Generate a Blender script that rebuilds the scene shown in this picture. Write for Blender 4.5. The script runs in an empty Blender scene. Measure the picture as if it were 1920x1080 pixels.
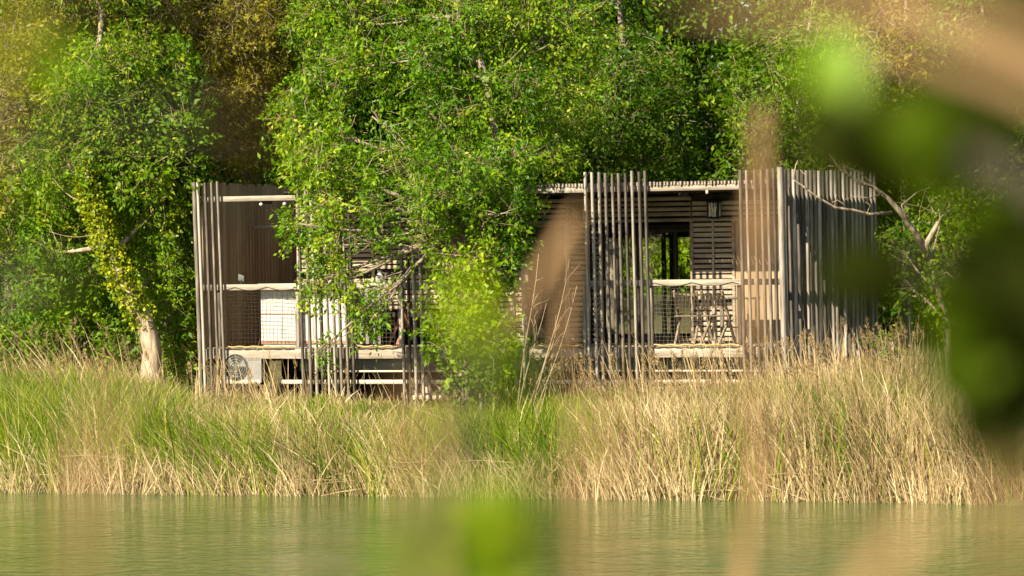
import bpy, math, random
import numpy as np
from mathutils import Vector, Matrix

rng = np.random.default_rng(7)
random.seed(7)
R = math.radians
scene = bpy.context.scene
COL = scene.collection

# ------------------------------------------------------------------ camera
F = 7200.0                       # focal length in pixels of a 1920 px wide frame (135 mm lens)
HZ = 505.0                       # row of the horizon
CAMZ = 3.34                      # eye height above the water
ROLL = R(0.7)
PITCH = -(540.0 - HZ) / F
cd = bpy.data.cameras.new("camera")
cam = bpy.data.objects.new("camera", cd)
COL.objects.link(cam)
fw = Vector((0, math.cos(PITCH), math.sin(PITCH)))
up0 = Vector((0, -math.sin(PITCH), math.cos(PITCH)))
rt0 = Vector((1, 0, 0))
rt = rt0 * math.cos(ROLL) - up0 * math.sin(ROLL)
up = rt0 * math.sin(ROLL) + up0 * math.cos(ROLL)
cam.matrix_world = Matrix(((rt.x, up.x, -fw.x, 0), (rt.y, up.y, -fw.y, 0), (rt.z, up.z, -fw.z, CAMZ), (0, 0, 0, 1)))
cd.sensor_width = 36
cd.lens = F * 36 / 1920
cd.clip_start = 0.1
cd.clip_end = 3000
cd.dof.use_dof = True
cd.dof.focus_distance = 59.0
cd.dof.aperture_fstop = 2.8
scene.camera = cam

# ------------------------------------------------------------------ light
SUN_EL, SUN_AZ = R(33), R(-143)          # azimuth measured from +Y towards +X
w = bpy.data.worlds.new("World")
scene.world = w
w.use_nodes = True
nt = w.node_tree
sky = nt.nodes.new("ShaderNodeTexSky")
sky.sky_type = 'NISHITA'
sky.sun_disc = False
sky.sun_elevation = SUN_EL
sky.sun_rotation = SUN_AZ
nt.links.new(sky.outputs[0], nt.nodes["Background"].inputs[0])
nt.nodes["Background"].inputs[1].default_value = 0.06
sd = bpy.data.lights.new("sun", 'SUN')
sd.energy = 5.0
sd.angle = R(0.53)
sd.color = (1.0, 0.88, 0.66)
sun = bpy.data.objects.new("sun", sd)
COL.objects.link(sun)
SUNV = Vector((math.sin(SUN_AZ) * math.cos(SUN_EL), math.cos(SUN_AZ) * math.cos(SUN_EL), math.sin(SUN_EL)))
sun.rotation_euler = SUNV.to_track_quat('Z', 'Y').to_euler()
sun.location = SUNV * 80
scene.view_settings.view_transform = 'Standard'
scene.view_settings.look = 'None'
scene.view_settings.gamma = 1
scene.view_settings.use_curve_mapping = False
scene.view_settings.exposure = 1.42
scene.cycles.use_denoising = True
scene.cycles.max_bounces = 8
scene.cycles.transparent_max_bounces = 12
scene.cycles.sample_clamp_indirect = 6

# ------------------------------------------------------------------ measuring helpers
def ray(px, py):
    return fw * F + rt * (px - 960.0) - up * (py - 540.0)

def at(px, py, Y):
    d = ray(px, py)
    p = d * (Y / d.y)
    return Vector((p.x, p.y, p.z + CAMZ))

YAW = R(22)
EX = Vector((math.cos(YAW), -math.sin(YAW), 0))      # along the cabin front, left to right
EY = Vector((math.sin(YAW), math.cos(YAW), 0))       # from the front to the back
_r = at(1467, 520, 58.5)
_n = EY
def on_front(px, py, v):
    """point of the plane parallel to the cabin front, v metres behind it"""
    d = ray(px, py)
    o = Vector((0, 0, CAMZ))
    q = _r + EY * v
    t = (q - o).dot(EY) / d.dot(EY)
    return o + d * t
GZ = 1.2                                             # ground level at the cabin
_l = on_front(376, 540, 0)
ORG = Vector((_l.x, _l.y, GZ))
def L(px, py, v):
    p = on_front(px, py, v) - ORG
    return p.dot(EX), p.z
W = (_r - ORG).dot(EX)

def local_xy(x, y):
    return ((x - ORG.x) * EX.x + (y - ORG.y) * EX.y, (x - ORG.x) * EY.x + (y - ORG.y) * EY.y)
def world_xy(u, v):
    return (ORG.x + EX.x * u + EY.x * v, ORG.y + EX.y * u + EY.y * v)

def sstep(a, b, x):
    t = np.clip((x - a) / (b - a), 0, 1)
    return t * t * (3 - 2 * t)

_nd = np.random.default_rng(3).normal(size=(24, 3))
_np = np.random.default_rng(4).uniform(0, 6.28, 24)
def noise3(p, scale):
    """cheap smooth noise, about -1..1"""
    p = np.asarray(p, float) / scale
    out = np.zeros(p.shape[0])
    for k in range(8):
        out += np.sin(p @ _nd[k] * 2.2 + _np[k])
    return out / 3.2

def ground_z(x, y):
    x = np.asarray(x, float); y = np.asarray(y, float)
    u, v = local_xy(x, y)
    wob = 0.16 * np.sin(u * 0.9 + 1) + 0.10 * np.sin(u * 2.3) + 0.08 * np.sin(u * 5.1 + 2)
    v2 = v + wob
    far = -1.0 + 1.05 * sstep(-4.9, -3.75, v2) + 0.45 * sstep(-3.9, -2.9, v2) + 0.72 * sstep(-3.0, -0.6, v2)
    far = far + np.clip(v - 7, 0, None) * 0.14 - np.clip(v - 80, 0, None) * 0.14
    far = far + 0.07 * np.sin(u * 0.7) * np.sin(v * 0.9) * (v > -3)
    near = 1.6 - 2.6 * sstep(5.6, 9.0, y + 0.4 * np.sin(x * 0.5))
    return np.where(y < 25, near, far)

# ------------------------------------------------------------------ materials
def new_mat(name):
    m = bpy.data.materials.new(name)
    m.use_nodes = True
    t = m.node_tree
    b = t.nodes["Principled BSDF"]
    return m, t, b

def ramp(t, stops):
    r = t.nodes.new("ShaderNodeValToRGB")
    el = r.color_ramp.elements
    while len(el) < len(stops):
        el.new(0.5)
    for e, (p, c) in zip(el, stops):
        e.position = p
        e.color = (*c, 1)
    return r

def mathn(t, op, a, b=None):
    n = t.nodes.new("ShaderNodeMath")
    n.operation = op
    for i, v in enumerate((a, b)):
        if v is None: continue
        if isinstance(v, (int, float)): n.inputs[i].default_value = v
        else: t.links.new(v, n.inputs[i])
    return n.outputs[0]

def leaf_mat(name, stops, trans=0.42, rough=0.45, tboost=(1.6, 1.4, 0.35), spec=0.22):
    m, t, b = new_mat(name)
    a = t.nodes.new("ShaderNodeAttribute"); a.attribute_name = "tint"
    r = ramp(t, stops)
    t.links.new(a.outputs["Fac"], r.inputs[0])
    t.links.new(r.outputs[0], b.inputs["Base Color"])
    b.inputs["Roughness"].default_value = rough
    b.inputs["Specular IOR Level"].default_value = spec
    tr = t.nodes.new("ShaderNodeBsdfTranslucent")
    mx = t.nodes.new("ShaderNodeMix"); mx.data_type = 'RGBA'; mx.blend_type = 'MULTIPLY'
    mx.inputs["Factor"].default_value = 1.0
    t.links.new(r.outputs[0], mx.inputs["A"])
    mx.inputs["B"].default_value = (*tboost, 1)
    t.links.new(mx.outputs["Result"], tr.inputs[0])
    ms = t.nodes.new("ShaderNodeMixShader"); ms.inputs[0].default_value = trans
    t.links.new(b.outputs[0], ms.inputs[1]); t.links.new(tr.outputs[0], ms.inputs[2])
    t.links.new(ms.outputs[0], t.nodes["Material Output"].inputs[0])
    return m

def noise_mat(name, stops, scale=(1, 1, 1), nscale=6.0, rough=0.85, bump=0.0, detail=6, rnd=0.0, spec=0.3, metal=0.0, coord="Object"):
    m, t, b = new_mat(name)
    if coord == "World":
        c = t.nodes.new("ShaderNodeNewGeometry").outputs["Position"]
    else:
        c = t.nodes.new("ShaderNodeTexCoord").outputs["Object"]
    mp = t.nodes.new("ShaderNodeMapping"); mp.inputs["Scale"].default_value = scale
    t.links.new(c, mp.inputs[0])
    n = t.nodes.new("ShaderNodeTexNoise"); n.inputs["Scale"].default_value = nscale; n.inputs["Detail"].default_value = detail
    n.inputs["Roughness"].default_value = 0.65
    t.links.new(mp.outputs[0], n.inputs[0])
    fac = n.outputs["Fac"]
    if rnd:
        oi = t.nodes.new("ShaderNodeObjectInfo")
        sh = mathn(t, 'MULTIPLY', mathn(t, 'SUBTRACT', oi.outputs["Random"], 0.5), rnd)
        fac = mathn(t, 'ADD', fac, sh)
    r = ramp(t, stops)
    t.links.new(fac, r.inputs[0])
    t.links.new(r.outputs[0], b.inputs["Base Color"])
    b.inputs["Roughness"].default_value = rough
    b.inputs["Specular IOR Level"].default_value = spec
    b.inputs["Metallic"].default_value = metal
    if bump:
        bp = t.nodes.new("ShaderNodeBump"); bp.inputs["Strength"].default_value = bump; bp.inputs["Distance"].default_value = 0.02
        t.links.new(n.outputs["Fac"], bp.inputs["Height"])
        t.links.new(bp.outputs[0], b.inputs["Normal"])
    return m

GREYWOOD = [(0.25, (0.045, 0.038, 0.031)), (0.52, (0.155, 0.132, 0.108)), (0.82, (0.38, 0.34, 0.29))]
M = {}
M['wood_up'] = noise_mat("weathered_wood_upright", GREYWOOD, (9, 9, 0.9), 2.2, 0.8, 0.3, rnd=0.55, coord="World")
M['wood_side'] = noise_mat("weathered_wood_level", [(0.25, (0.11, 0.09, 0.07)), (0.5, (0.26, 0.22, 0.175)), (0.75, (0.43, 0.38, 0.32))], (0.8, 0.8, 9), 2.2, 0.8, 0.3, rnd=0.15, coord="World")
M['louvre'] = noise_mat("louvre_wood", [(0.25, (0.17, 0.13, 0.095)), (0.5, (0.34, 0.27, 0.195)), (0.75, (0.47, 0.39, 0.29))], (1.2, 1.2, 8), 2.2, 0.8, 0.2, rnd=0.25, coord="World")
M['brown'] = noise_mat("brown_boards", [(0.3, (0.21, 0.145, 0.085)), (0.7, (0.36, 0.27, 0.17))], (8, 8, 0.7), 2.0, 0.75, 0.2, rnd=0.35, coord="World")
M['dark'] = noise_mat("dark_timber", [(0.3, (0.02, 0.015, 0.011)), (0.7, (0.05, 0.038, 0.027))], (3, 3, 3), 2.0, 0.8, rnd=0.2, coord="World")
M['steel'] = noise_mat("painted_steel", [(0.3, (0.10, 0.115, 0.105)), (0.7, (0.17, 0.19, 0.175))], (2, 2, 6), 1.5, 0.5, coord="World")
M['white'] = noise_mat("white_plastic", [(0.3, (0.36, 0.34, 0.31)), (0.7, (0.52, 0.50, 0.47))], (2, 2, 2), 2, 0.55, coord="World")
M['grey_case'] = noise_mat("grey_casing", [(0.3, (0.16, 0.155, 0.15)), (0.7, (0.23, 0.225, 0.215))], (2, 2, 2), 3, 0.5, coord="World")
M['black'] = noise_mat("black_plastic", [(0.3, (0.012, 0.012, 0.012)), (0.7, (0.03, 0.03, 0.03))], (2, 2, 2), 3, 0.5)
M['rope'] = noise_mat("dark_rope", [(0.3, (0.03, 0.026, 0.02)), (0.7, (0.07, 0.06, 0.045))], (1, 1, 1), 9, 0.9)
M['net'] = noise_mat("net_cord", [(0.3, (0.10, 0.09, 0.07)), (0.7, (0.2, 0.18, 0.14))], (1, 1, 1), 9, 0.9)
M['yellow'] = noise_mat("yellow_rope", [(0.3, (0.36, 0.25, 0.08)), (0.7, (0.52, 0.40, 0.17))], (1, 1, 1), 14, 0.8)
M['redwood'] = noise_mat("reddish_wood", [(0.3, (0.22, 0.09, 0.05)), (0.7, (0.36, 0.17, 0.1))], (6, 6, 1), 3, 0.7, coord="World")
M['palewood'] = noise_mat("pale_wood", [(0.3, (0.42, 0.34, 0.25)), (0.7, (0.62, 0.53, 0.42))], (6, 6, 1), 3, 0.7, coord="World")
M['chairwood'] = noise_mat('chair_wood', [(0.3, (0.16, 0.115, 0.08)), (0.7, (0.32, 0.25, 0.18))], (6, 6, 1), 3, 0.7, coord='World')
M['bark'] = noise_mat("grey_bark", [(0.3, (0.09, 0.07, 0.05)), (0.55, (0.24, 0.19, 0.14)), (0.75, (0.40, 0.33, 0.25))], (1, 1, 0.35), 9, 0.9, 0.9)
M['pale_bark'] = noise_mat("pale_bark", [(0.36, (0.07, 0.05, 0.033)), (0.46, (0.24, 0.18, 0.125)), (0.58, (0.40, 0.32, 0.23)), (0.75, (0.52, 0.43, 0.32))], (1.6, 1.6, 0.3), 7, 0.9, 1.0)
M['twig'] = noise_mat("twig_bark", [(0.3, (0.16, 0.11, 0.065)), (0.7, (0.34, 0.26, 0.17))], (1, 1, 1), 5, 0.9)
M['dark_bark'] = noise_mat("dark_bark", [(0.3, (0.025, 0.02, 0.015)), (0.7, (0.07, 0.055, 0.04))], (1, 1, 0.4), 8, 0.9, 0.6)
M['soil'] = noise_mat("bank_soil", [(0.3, (0.045, 0.035, 0.018)), (0.55, (0.085, 0.075, 0.03)), (0.75, (0.10, 0.11, 0.03))], (1, 1, 1), 1.6, 0.95, 0.6)
M['deck'] = noise_mat("deck_boards", [(0.3, (0.14, 0.11, 0.08)), (0.7, (0.30, 0.24, 0.18))], (6, 0.8, 3), 2.4, 0.85, rnd=0.3, coord="World")

M['leaf_shaded'] = leaf_mat("leaf_shade_in_colour", [(0.0, (0.010, 0.013, 0.001)), (1.0, (0.020, 0.028, 0.001))], trans=0.15, tboost=(1.3, 1.2, .4), spec=0.05, rough=.8)  # shade on the near leaves is put into this very dark colour
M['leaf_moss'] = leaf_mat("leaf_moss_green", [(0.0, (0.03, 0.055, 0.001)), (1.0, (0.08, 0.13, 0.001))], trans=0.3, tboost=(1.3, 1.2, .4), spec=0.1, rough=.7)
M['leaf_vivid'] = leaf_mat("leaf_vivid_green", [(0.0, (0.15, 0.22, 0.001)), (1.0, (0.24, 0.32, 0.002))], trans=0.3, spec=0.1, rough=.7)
M['leaf_brown'] = leaf_mat("leaf_withered", [(0.0, (0.08, 0.045, 0.004)), (1.0, (0.16, 0.10, 0.01))], trans=0.3, tboost=(1.3, 1.1, .4))
M['leaf_mid'] = leaf_mat("leaf_mid_green", [(0.0, (0.016, 0.055, 0.003)), (0.5, (0.066, 0.15, 0.004)), (0.85, (0.135, 0.23, 0.008)), (1.0, (0.26, 0.31, 0.025))])
M['leaf_bright'] = leaf_mat("leaf_bright_green", [(0.0, (0.02, 0.075, 0.003)), (0.45, (0.09, 0.20, 0.004)), (0.8, (0.185, 0.29, 0.008)), (1.0, (0.36, 0.41, 0.03))])
M['leaf_lime'] = leaf_mat("leaf_lime", [(0.0, (0.045, 0.11, 0.003)), (0.5, (0.155, 0.265, 0.005)), (1.0, (0.33, 0.39, 0.015))])
M['leaf_dark_shade'] = leaf_mat("leaf_dark_green_shaded", [(0.0, (0.008, 0.024, 0.002)), (0.5, (0.018, 0.05, 0.003)), (1.0, (0.04, 0.085, 0.005))], trans=0.25)  # dark green, lowered further to carry the shade of the wood
M['leaf_olive'] = leaf_mat("leaf_olive", [(0.0, (0.06, 0.065, 0.004)), (0.5, (0.15, 0.155, 0.006)), (1.0, (0.32, 0.28, 0.03))])
M['leaf_ivy'] = leaf_mat("leaf_ivy_yellow", [(0.0, (0.05, 0.10, 0.004)), (0.3, (0.16, 0.22, 0.006)), (0.65, (0.30, 0.34, 0.008)), (1.0, (0.46, 0.45, 0.02))], trans=0.35)
M['leaf_deep'] = leaf_mat("leaf_deep_green", [(0.0, (0.012, 0.045, 0.002)), (0.5, (0.04, 0.115, 0.003)), (1.0, (0.12, 0.22, 0.008))])
M['straw'] = leaf_mat("dry_reed", [(0.0, (0.115, 0.076, 0.036)), (0.35, (0.27, 0.19, 0.088)), (0.7, (0.46, 0.355, 0.185)), (1.0, (0.68, 0.57, 0.35))], trans=0.25, rough=0.6, tboost=(1.1, 1.0, 0.8))
M['near_straw'] = leaf_mat("tan_reed", [(0.0, (0.26, 0.16, 0.075)), (1.0, (0.42, 0.27, 0.14))], trans=0.2, rough=0.8, tboost=(1.1, 1.0, 0.8), spec=0.1)
M['sedge'] = leaf_mat("green_reed", [(0.0, (0.03, 0.085, 0.004)), (0.45, (0.12, 0.205, 0.006)), (0.8, (0.24, 0.30, 0.015)), (1.0, (0.42, 0.40, 0.06))], trans=0.4, rough=0.5)

def water_mat():
    m, t, b = new_mat("lake_water")
    b.inputs["Base Color"].default_value = (0.042, 0.085, 0.016, 1)
    b.inputs["Roughness"].default_value = 0.06
    b.inputs["IOR"].default_value = 1.33
    g = t.nodes.new("ShaderNodeNewGeometry").outputs["Position"]
    mp = t.nodes.new("ShaderNodeMapping"); mp.inputs["Scale"].default_value = (1.0, 0.75, 1)
    t.links.new(g, mp.inputs[0])
    n1 = t.nodes.new("ShaderNodeTexNoise"); n1.inputs["Scale"].default_value = 4.2; n1.inputs["Detail"].default_value = 5
    n2 = t.nodes.new("ShaderNodeTexNoise"); n2.inputs["Scale"].default_value = 0.35; n2.inputs["Detail"].default_value = 2
    t.links.new(mp.outputs[0], n1.inputs[0]); t.links.new(mp.outputs[0], n2.inputs[0])
    amp = mathn(t, 'ADD', mathn(t, 'MULTIPLY', n2.outputs["Fac"], 1.4), -0.25)
    n3 = t.nodes.new("ShaderNodeTexNoise"); n3.inputs["Scale"].default_value = 13.0; n3.inputs["Detail"].default_value = 3
    t.links.new(mp.outputs[0], n3.inputs[0])
    h = mathn(t, 'MULTIPLY', mathn(t, 'ADD', n1.outputs["Fac"], mathn(t, 'MULTIPLY', n3.outputs["Fac"], 0.22)), amp)
    bp = t.nodes.new("ShaderNodeBump"); bp.inputs["Strength"].default_value = 1.0; bp.inputs["Distance"].default_value = 0.11
    t.links.new(h, bp.inputs["Height"])
    t.links.new(bp.outputs[0], b.inputs["Normal"])
    return m
M['water'] = water_mat()

def glass_mat():
    m, t, b = new_mat("window_glass")
    t.nodes.remove(b)
    tr = t.nodes.new("ShaderNodeBsdfTransparent"); tr.inputs[0].default_value = (0.9, 0.93, 0.91, 1)
    gl = t.nodes.new("ShaderNodeBsdfGlossy"); gl.inputs["Roughness"].default_value = 0.02
    fr = t.nodes.new("ShaderNodeFresnel"); fr.inputs[0].default_value = 1.5
    ms = t.nodes.new("ShaderNodeMixShader")
    t.links.new(fr.outputs[0], ms.inputs[0]); t.links.new(tr.outputs[0], ms.inputs[1]); t.links.new(gl.outputs[0], ms.inputs[2])
    t.links.new(ms.outputs[0], t.nodes["Material Output"].inputs[0])
    return m
M['glass'] = glass_mat()

# ------------------------------------------------------------------ object helpers
def tag(o, label=None, cat=None, group=None, kind=None):
    for k, v in (("label", label), ("category", cat), ("group", group), ("kind", kind)):
        if v: o[k] = v
    return o

def empty(name, loc=(0, 0, 0), rz=0.0, parent=None):
    o = bpy.data.objects.new(name, None)
    COL.objects.link(o)
    o.location = loc
    o.rotation_euler = (0, 0, rz)
    o.empty_display_size = 0.2
    if parent: o.parent = parent
    return o

def mesh_np(name, V, Fq, mat, parent=None, tint=None, smooth=False, loc=(0, 0, 0)):
    """V (n,3) and Fq (m,k) arrays -> one mesh object"""
    V = np.asarray(V, np.float32); Fq = np.asarray(Fq, np.int32)
    me = bpy.data.meshes.new(name)
    k = Fq.shape[1]
    me.vertices.add(len(V)); me.vertices.foreach_set("co", V.ravel())
    me.loops.add(Fq.size); me.loops.foreach_set("vertex_index", Fq.ravel())
    me.polygons.add(len(Fq))
    me.polygons.foreach_set("loop_start", np.arange(0, Fq.size, k, dtype=np.int32))
    me.polygons.foreach_set("loop_total", np.full(len(Fq), k, np.int32))
    if smooth: me.polygons.foreach_set("use_smooth", np.ones(len(Fq), bool))
    if tint is not None:
        a = me.attributes.new("tint", 'FLOAT', 'FACE')
        a.data.foreach_set("value", np.asarray(tint, np.float32))
    me.update(calc_edges=True)
    me.materials.append(mat)
    o = bpy.data.objects.new(name, me)
    COL.objects.link(o)
    o.location = loc
    if parent: o.parent = parent
    return o

CUBE_V = np.array([(x, y, z) for x in (-.5, .5) for y in (-.5, .5) for z in (-.5, .5)])
CUBE_F = np.array([(0, 1, 3, 2), (4, 6, 7, 5), (0, 4, 5, 1), (2, 3, 7, 6), (0, 2, 6, 4), (1, 5, 7, 3)])
_cube = {}
def box(name, parent, mat, x0, x1, y0, y1, z0, z1, rot=(0, 0, 0)):
    """one board: all boards of a material share one cube mesh"""
    if mat not in _cube:
        o = mesh_np(name, CUBE_V, CUBE_F, M[mat]); _cube[mat] = o.data
        o.data.name = "board_" + mat
    else:
        o = bpy.data.objects.new(name, _cube[mat]); COL.objects.link(o)
    o.location = ((x0 + x1) / 2, (y0 + y1) / 2, (z0 + z1) / 2)
    o.scale = (abs(x1 - x0), abs(y1 - y0), abs(z1 - z0))
    o.rotation_euler = rot
    if parent: o.parent = parent
    return o

class MB:
    """collects boxes, tubes, discs into one mesh"""
    def __init__(self): self.v, self.f, self.n = [], [], 0
    def add(self, V, Fc):
        self.v.append(np.asarray(V, float)); self.f += [tuple(int(i) + self.n for i in f) for f in Fc]; self.n += len(V)
    def box(self, x0, x1, y0, y1, z0, z1):
        c = np.array(((x0 + x1) / 2, (y0 + y1) / 2, (z0 + z1) / 2)); s = np.array((x1 - x0, y1 - y0, z1 - z0))
        self.add(CUBE_V * s + c, CUBE_F)
    def bar(self, a, b, wx, wy):
        a = Vector(a); b = Vector(b); d = b - a
        q = d.to_track_quat('Z', 'Y').to_matrix()
        V = [q @ Vector((x * wx, y * wy, z * d.length)) + (a + b) / 2 for x, y, z in CUBE_V]
        self.add([tuple(p) for p in V], CUBE_F)
    def tube(self, pts, rad, sides=6, cap=True):
        pts = [Vector(p) for p in pts]; n = len(pts)
        if not hasattr(rad, '__len__'): rad = [rad] * n
        V, Fc = [], []
        prev = None
        for i, p in enumerate(pts):
            d = (pts[min(i + 1, n - 1)] - pts[max(i - 1, 0)])
            if d.length < 1e-9: d = Vector((0, 0, 1))
            d.normalize()
            x = d.orthogonal().normalized() if prev is None else (prev - d * prev.dot(d)).normalized()
            prev = x; y = d.cross(x)
            for k in range(sides):
                a = 2 * math.pi * k / sides
                V.append(tuple(p + (x * math.cos(a) + y * math.sin(a)) * rad[i]))
        for i in range(n - 1):
            for k in range(sides):
                k2 = (k + 1) % sides
                Fc.append((i * sides + k, i * sides + k2, (i + 1) * sides + k2, (i + 1) * sides + k))
        if cap:
            Fc.append(tuple(range(sides))[::-1]); Fc.append(tuple((n - 1) * sides + k for k in range(sides)))
        self.add(V, Fc)
    def build(self, name, mat, parent=None, smooth=False, loc=(0, 0, 0)):
        me = bpy.data.meshes.new(name)
        me.from_pydata([tuple(p) for p in np.concatenate(self.v)], [], self.f)
        if smooth: me.polygons.foreach_set("use_smooth", [True] * len(me.polygons))
        me.materials.append(M[mat] if isinstance(mat, str) else mat)
        me.update()
        o = bpy.data.objects.new(name, me); COL.objects.link(o)
        o.location = loc
        if parent: o.parent = parent
        return o

# ------------------------------------------------------------------ ground and water
xs = np.concatenate([[-700, -300, -120, -60, -35], np.arange(-22, 23, 0.5), [35, 60, 120, 300, 700]])
ys = np.concatenate([[-300, -100, -30, -10, -3], np.arange(0, 12, 0.5), np.arange(12, 48, 4.0), np.arange(48, 74, 0.35), np.arange(74, 130, 3), [150, 200, 350, 800, 1600]])
X, Y = np.meshgrid(xs, ys)
Z = ground_z(X.ravel(), Y.ravel())
Z = Z + 0.04 * noise3(np.stack([X.ravel(), Y.ravel(), 0 * X.ravel()], 1), 0.8)
nx, ny = len(xs), len(ys)
idx = np.arange(nx * ny).reshape(ny, nx)
Q = np.stack([idx[:-1, :-1], idx[:-1, 1:], idx[1:, 1:], idx[1:, :-1]], -1).reshape(-1, 4)
g = mesh_np("ground", np.stack([X.ravel(), Y.ravel(), Z], 1), Q, M['soil'], smooth=True)
tag(g, kind="structure")
wv = np.array([(-700, 5, 0), (700, 5, 0), (700, 62, 0), (-700, 62, 0)], float)
u0 = [world_xy(-700, -3.0), world_xy(700, -3.0)]
wv[2][:2] = u0[1]; wv[3][:2] = u0[0]
wv[2][1] = max(wv[2][1], 8); 
wv = np.array([(-60, 4, 0), (60, 4, 0), (60, world_xy(0, -2.6)[1] - 60 * math.tan(YAW) - 1, 0), (-60, world_xy(0, -2.6)[1] + 62 * math.tan(YAW), 0)], float)
wt = mesh_np("lake_water", wv, np.array([[0, 1, 2, 3]]), M['water'])
tag(wt, kind="structure")

# ------------------------------------------------------------------ the cabin
cab = empty("lake_cabin", ORG, -YAW)
tag(cab, "weathered timber cabin with vertical slat screens standing on the reedy lake bank", "cabin")
LEAN = -0.014                                        # the whole screen leans a little to the left

def zf(px, py, v=0.0): return L(px, py, v)[1]
def xf(px, py=500, v=0.0): return L(px, py, v)[0]

Z_DECK = zf(900, 650)                                # deck top
Z_FASC0 = zf(900, 672)
Z_RAIL1, Z_RAIL0 = zf(1300, 524), zf(1300, 535.5)
Z_BEAM1, Z_BEAM0 = zf(1300, 346.5), zf(1300, 356.5)
ZT = zf(1400, 317)                                   # slat tops

def front_slats(pts, z1, z0, lean=LEAN, w0=0.036, d=0.055):
    """pts: columns at which each slat crosses row 500"""
    s = empty("slat_screen", parent=cab)
    for px in pts:
        x = xf(px)
        dz = random.uniform(-0.02, 0.02)
        ln = lean + random.uniform(-0.003, 0.003)
        zmid = zf(px, 500)
        zc = (z0 + z1) / 2
        w = w0 * random.uniform(.88, 1.12)
        xc = x + (zc - zmid) * math.tan(ln)
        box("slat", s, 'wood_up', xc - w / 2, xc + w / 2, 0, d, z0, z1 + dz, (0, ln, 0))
    return s
sL = front_slats([375.5, 389, 401, 412.5], zf(390, 340), -0.25, lean=-0.026)
front_slats([561.5, 575.5, 586.5, 598, 609.5, 621.5, 633, 645, 656.5], zf(600, 335), -0.25, lean=-0.020)
front_slats([751.5, 763.5, 774, 787, 799], zf(780, 330), -0.25)
front_slats([872, 884, 961, 978], zf(900, 328), -0.25)
front_slats([1100, 1113.5, 1126, 1138.5, 1151.5, 1163.5, 1176, 1188.5, 1201.5, 1213], zf(1150, 323), -0.3)
sR = front_slats([1391, 1403.5, 1418.5, 1431, 1442.5, 1454], ZT, -0.35)
# corner post
ln = LEAN
box("corner_post", cab, 'wood_up', W - 0.04, W + 0.035, -0.01, 0.12, -0.35, ZT + 0.02, (0, ln * 0.9, 0))
box("corner_post", cab, 'wood_up', -0.05, 0.0, 0.0, 0.06, -0.3, zf(378, 341), (0, -0.026, 0)).location.x = xf(369.5, 500) 

# right side screen: slats running back from the corner
side = empty("side_slat_screen", parent=cab)
SD = 5.05
ns = 23
for i in range(ns):
    y = 0.30 + (SD - 0.3) * i / (ns - 1)
    zt = ZT - 0.01 + 0.075 * i / ns + random.uniform(-.01, .01)
    box("slat", side, 'wood_up', W - 0.044, W + 0.0, y - 0.03, y + 0.03, -0.5, zt, (random.uniform(-.002, .002), LEAN * (0.6 - 0.5 * i / ns), 0))
box("side_rail", side, 'brown', W - 0.16, W - 0.115, 0.125, SD, Z_BEAM0 - 0.02, Z_BEAM1 - 0.0)
box("side_rail", side, 'brown', W - 0.16, W - 0.115, 0.125, SD, Z_RAIL0 - 0.0, Z_RAIL1 - 0.01)
box("side_rail", side, 'brown', W - 0.16, W - 0.115, 0.125, SD, Z_FASC0, Z_DECK - 0.004)

# left side wall of upright boards
lw = empty("boarded_side_wall", parent=cab)
y = 0.13; 
while y < SD - 0.05:
    wd = random.uniform(0.105, 0.14)
    box("board", lw, 'brown', -0.03 + random.uniform(-.004, .004), 0.0 + random.uniform(-.004, .004), y, y + wd - 0.006, Z_FASC0 - 0.1, zf(380, 341.5) + random.uniform(-.02, .03) - 0.02)
    y += wd
box("wall_rail", lw, 'dark', -0.09, -0.04, 0.13, SD, 2.2, 2.3)
box("wall_rail", lw, 'dark', -0.09, -0.04, 0.13, SD, Z_FASC0 - 0.02, Z_DECK - .02)

# horizontal members behind the front slats
def hboard(name, pxa, pxb, z0, z1, mat='wood_side', y0=0.116, y1=0.165, parent=cab, n=1):
    xa, xb = xf(pxa, v=y0), xf(pxb, v=y0)
    cuts = [xa + (xb - xa) * i / n for i in range(n + 1)]
    for i in range(n):
        box(name, parent, mat, cuts[i] + 0.002, cuts[i + 1] - 0.002, y0, y1, z0, z1)
beam = empty("roof_beam", parent=cab)
for a, b in ((379, 556), (556, 760), (760, 985), (985, 1100), (1100, 1334), (1334, 1459)):
    low = 0.0
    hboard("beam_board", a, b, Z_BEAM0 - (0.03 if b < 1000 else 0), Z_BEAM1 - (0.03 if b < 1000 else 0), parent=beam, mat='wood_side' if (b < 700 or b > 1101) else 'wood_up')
rail = empty("railing", parent=cab)
for a, b in ((379, 500), (500, 690), (690, 985), (1090, 1252), (1252, 1459)):
    hboard("rail_board", a, b, Z_RAIL0, Z_RAIL1, parent=rail)
for px in (409, 556, 660, 750, 985, 1095, 1219, 1385):
    x = xf(px, v=0.17)
    box("rail_post", rail, 'wood_up', x - 0.03, x + 0.03, 0.168, 0.228, Z_DECK, Z_RAIL1 - 0.01)
fas = empty("deck_fascia", parent=cab)
for a, b in ((379, 560), (560, 752), (752, 880), (880, 1100), (1100, 1216), (1216, 1459)):
    hboard("fascia_board", a, b, Z_FASC0 + random.uniform(-.006, .006), Z_DECK - 0.022, parent=fas)
low = empty("understructure_rails", parent=cab)
z697, z717 = zf(1200, 696), zf(1200, 716)
for a, b in ((610, 885), (1088, 1459)):
    hboard("lower_rail", a, b, z697 - 0.016, z697 + 0.016, parent=low, mat='palewood')
for a, b in ((409, 485), (525, 700), (700, 890), (1015, 1216), (1216, 1459)):
    hboard("lower_rail", a, b, z717 - 0.034, z717 + 0.03, parent=low, mat='palewood')
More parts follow.
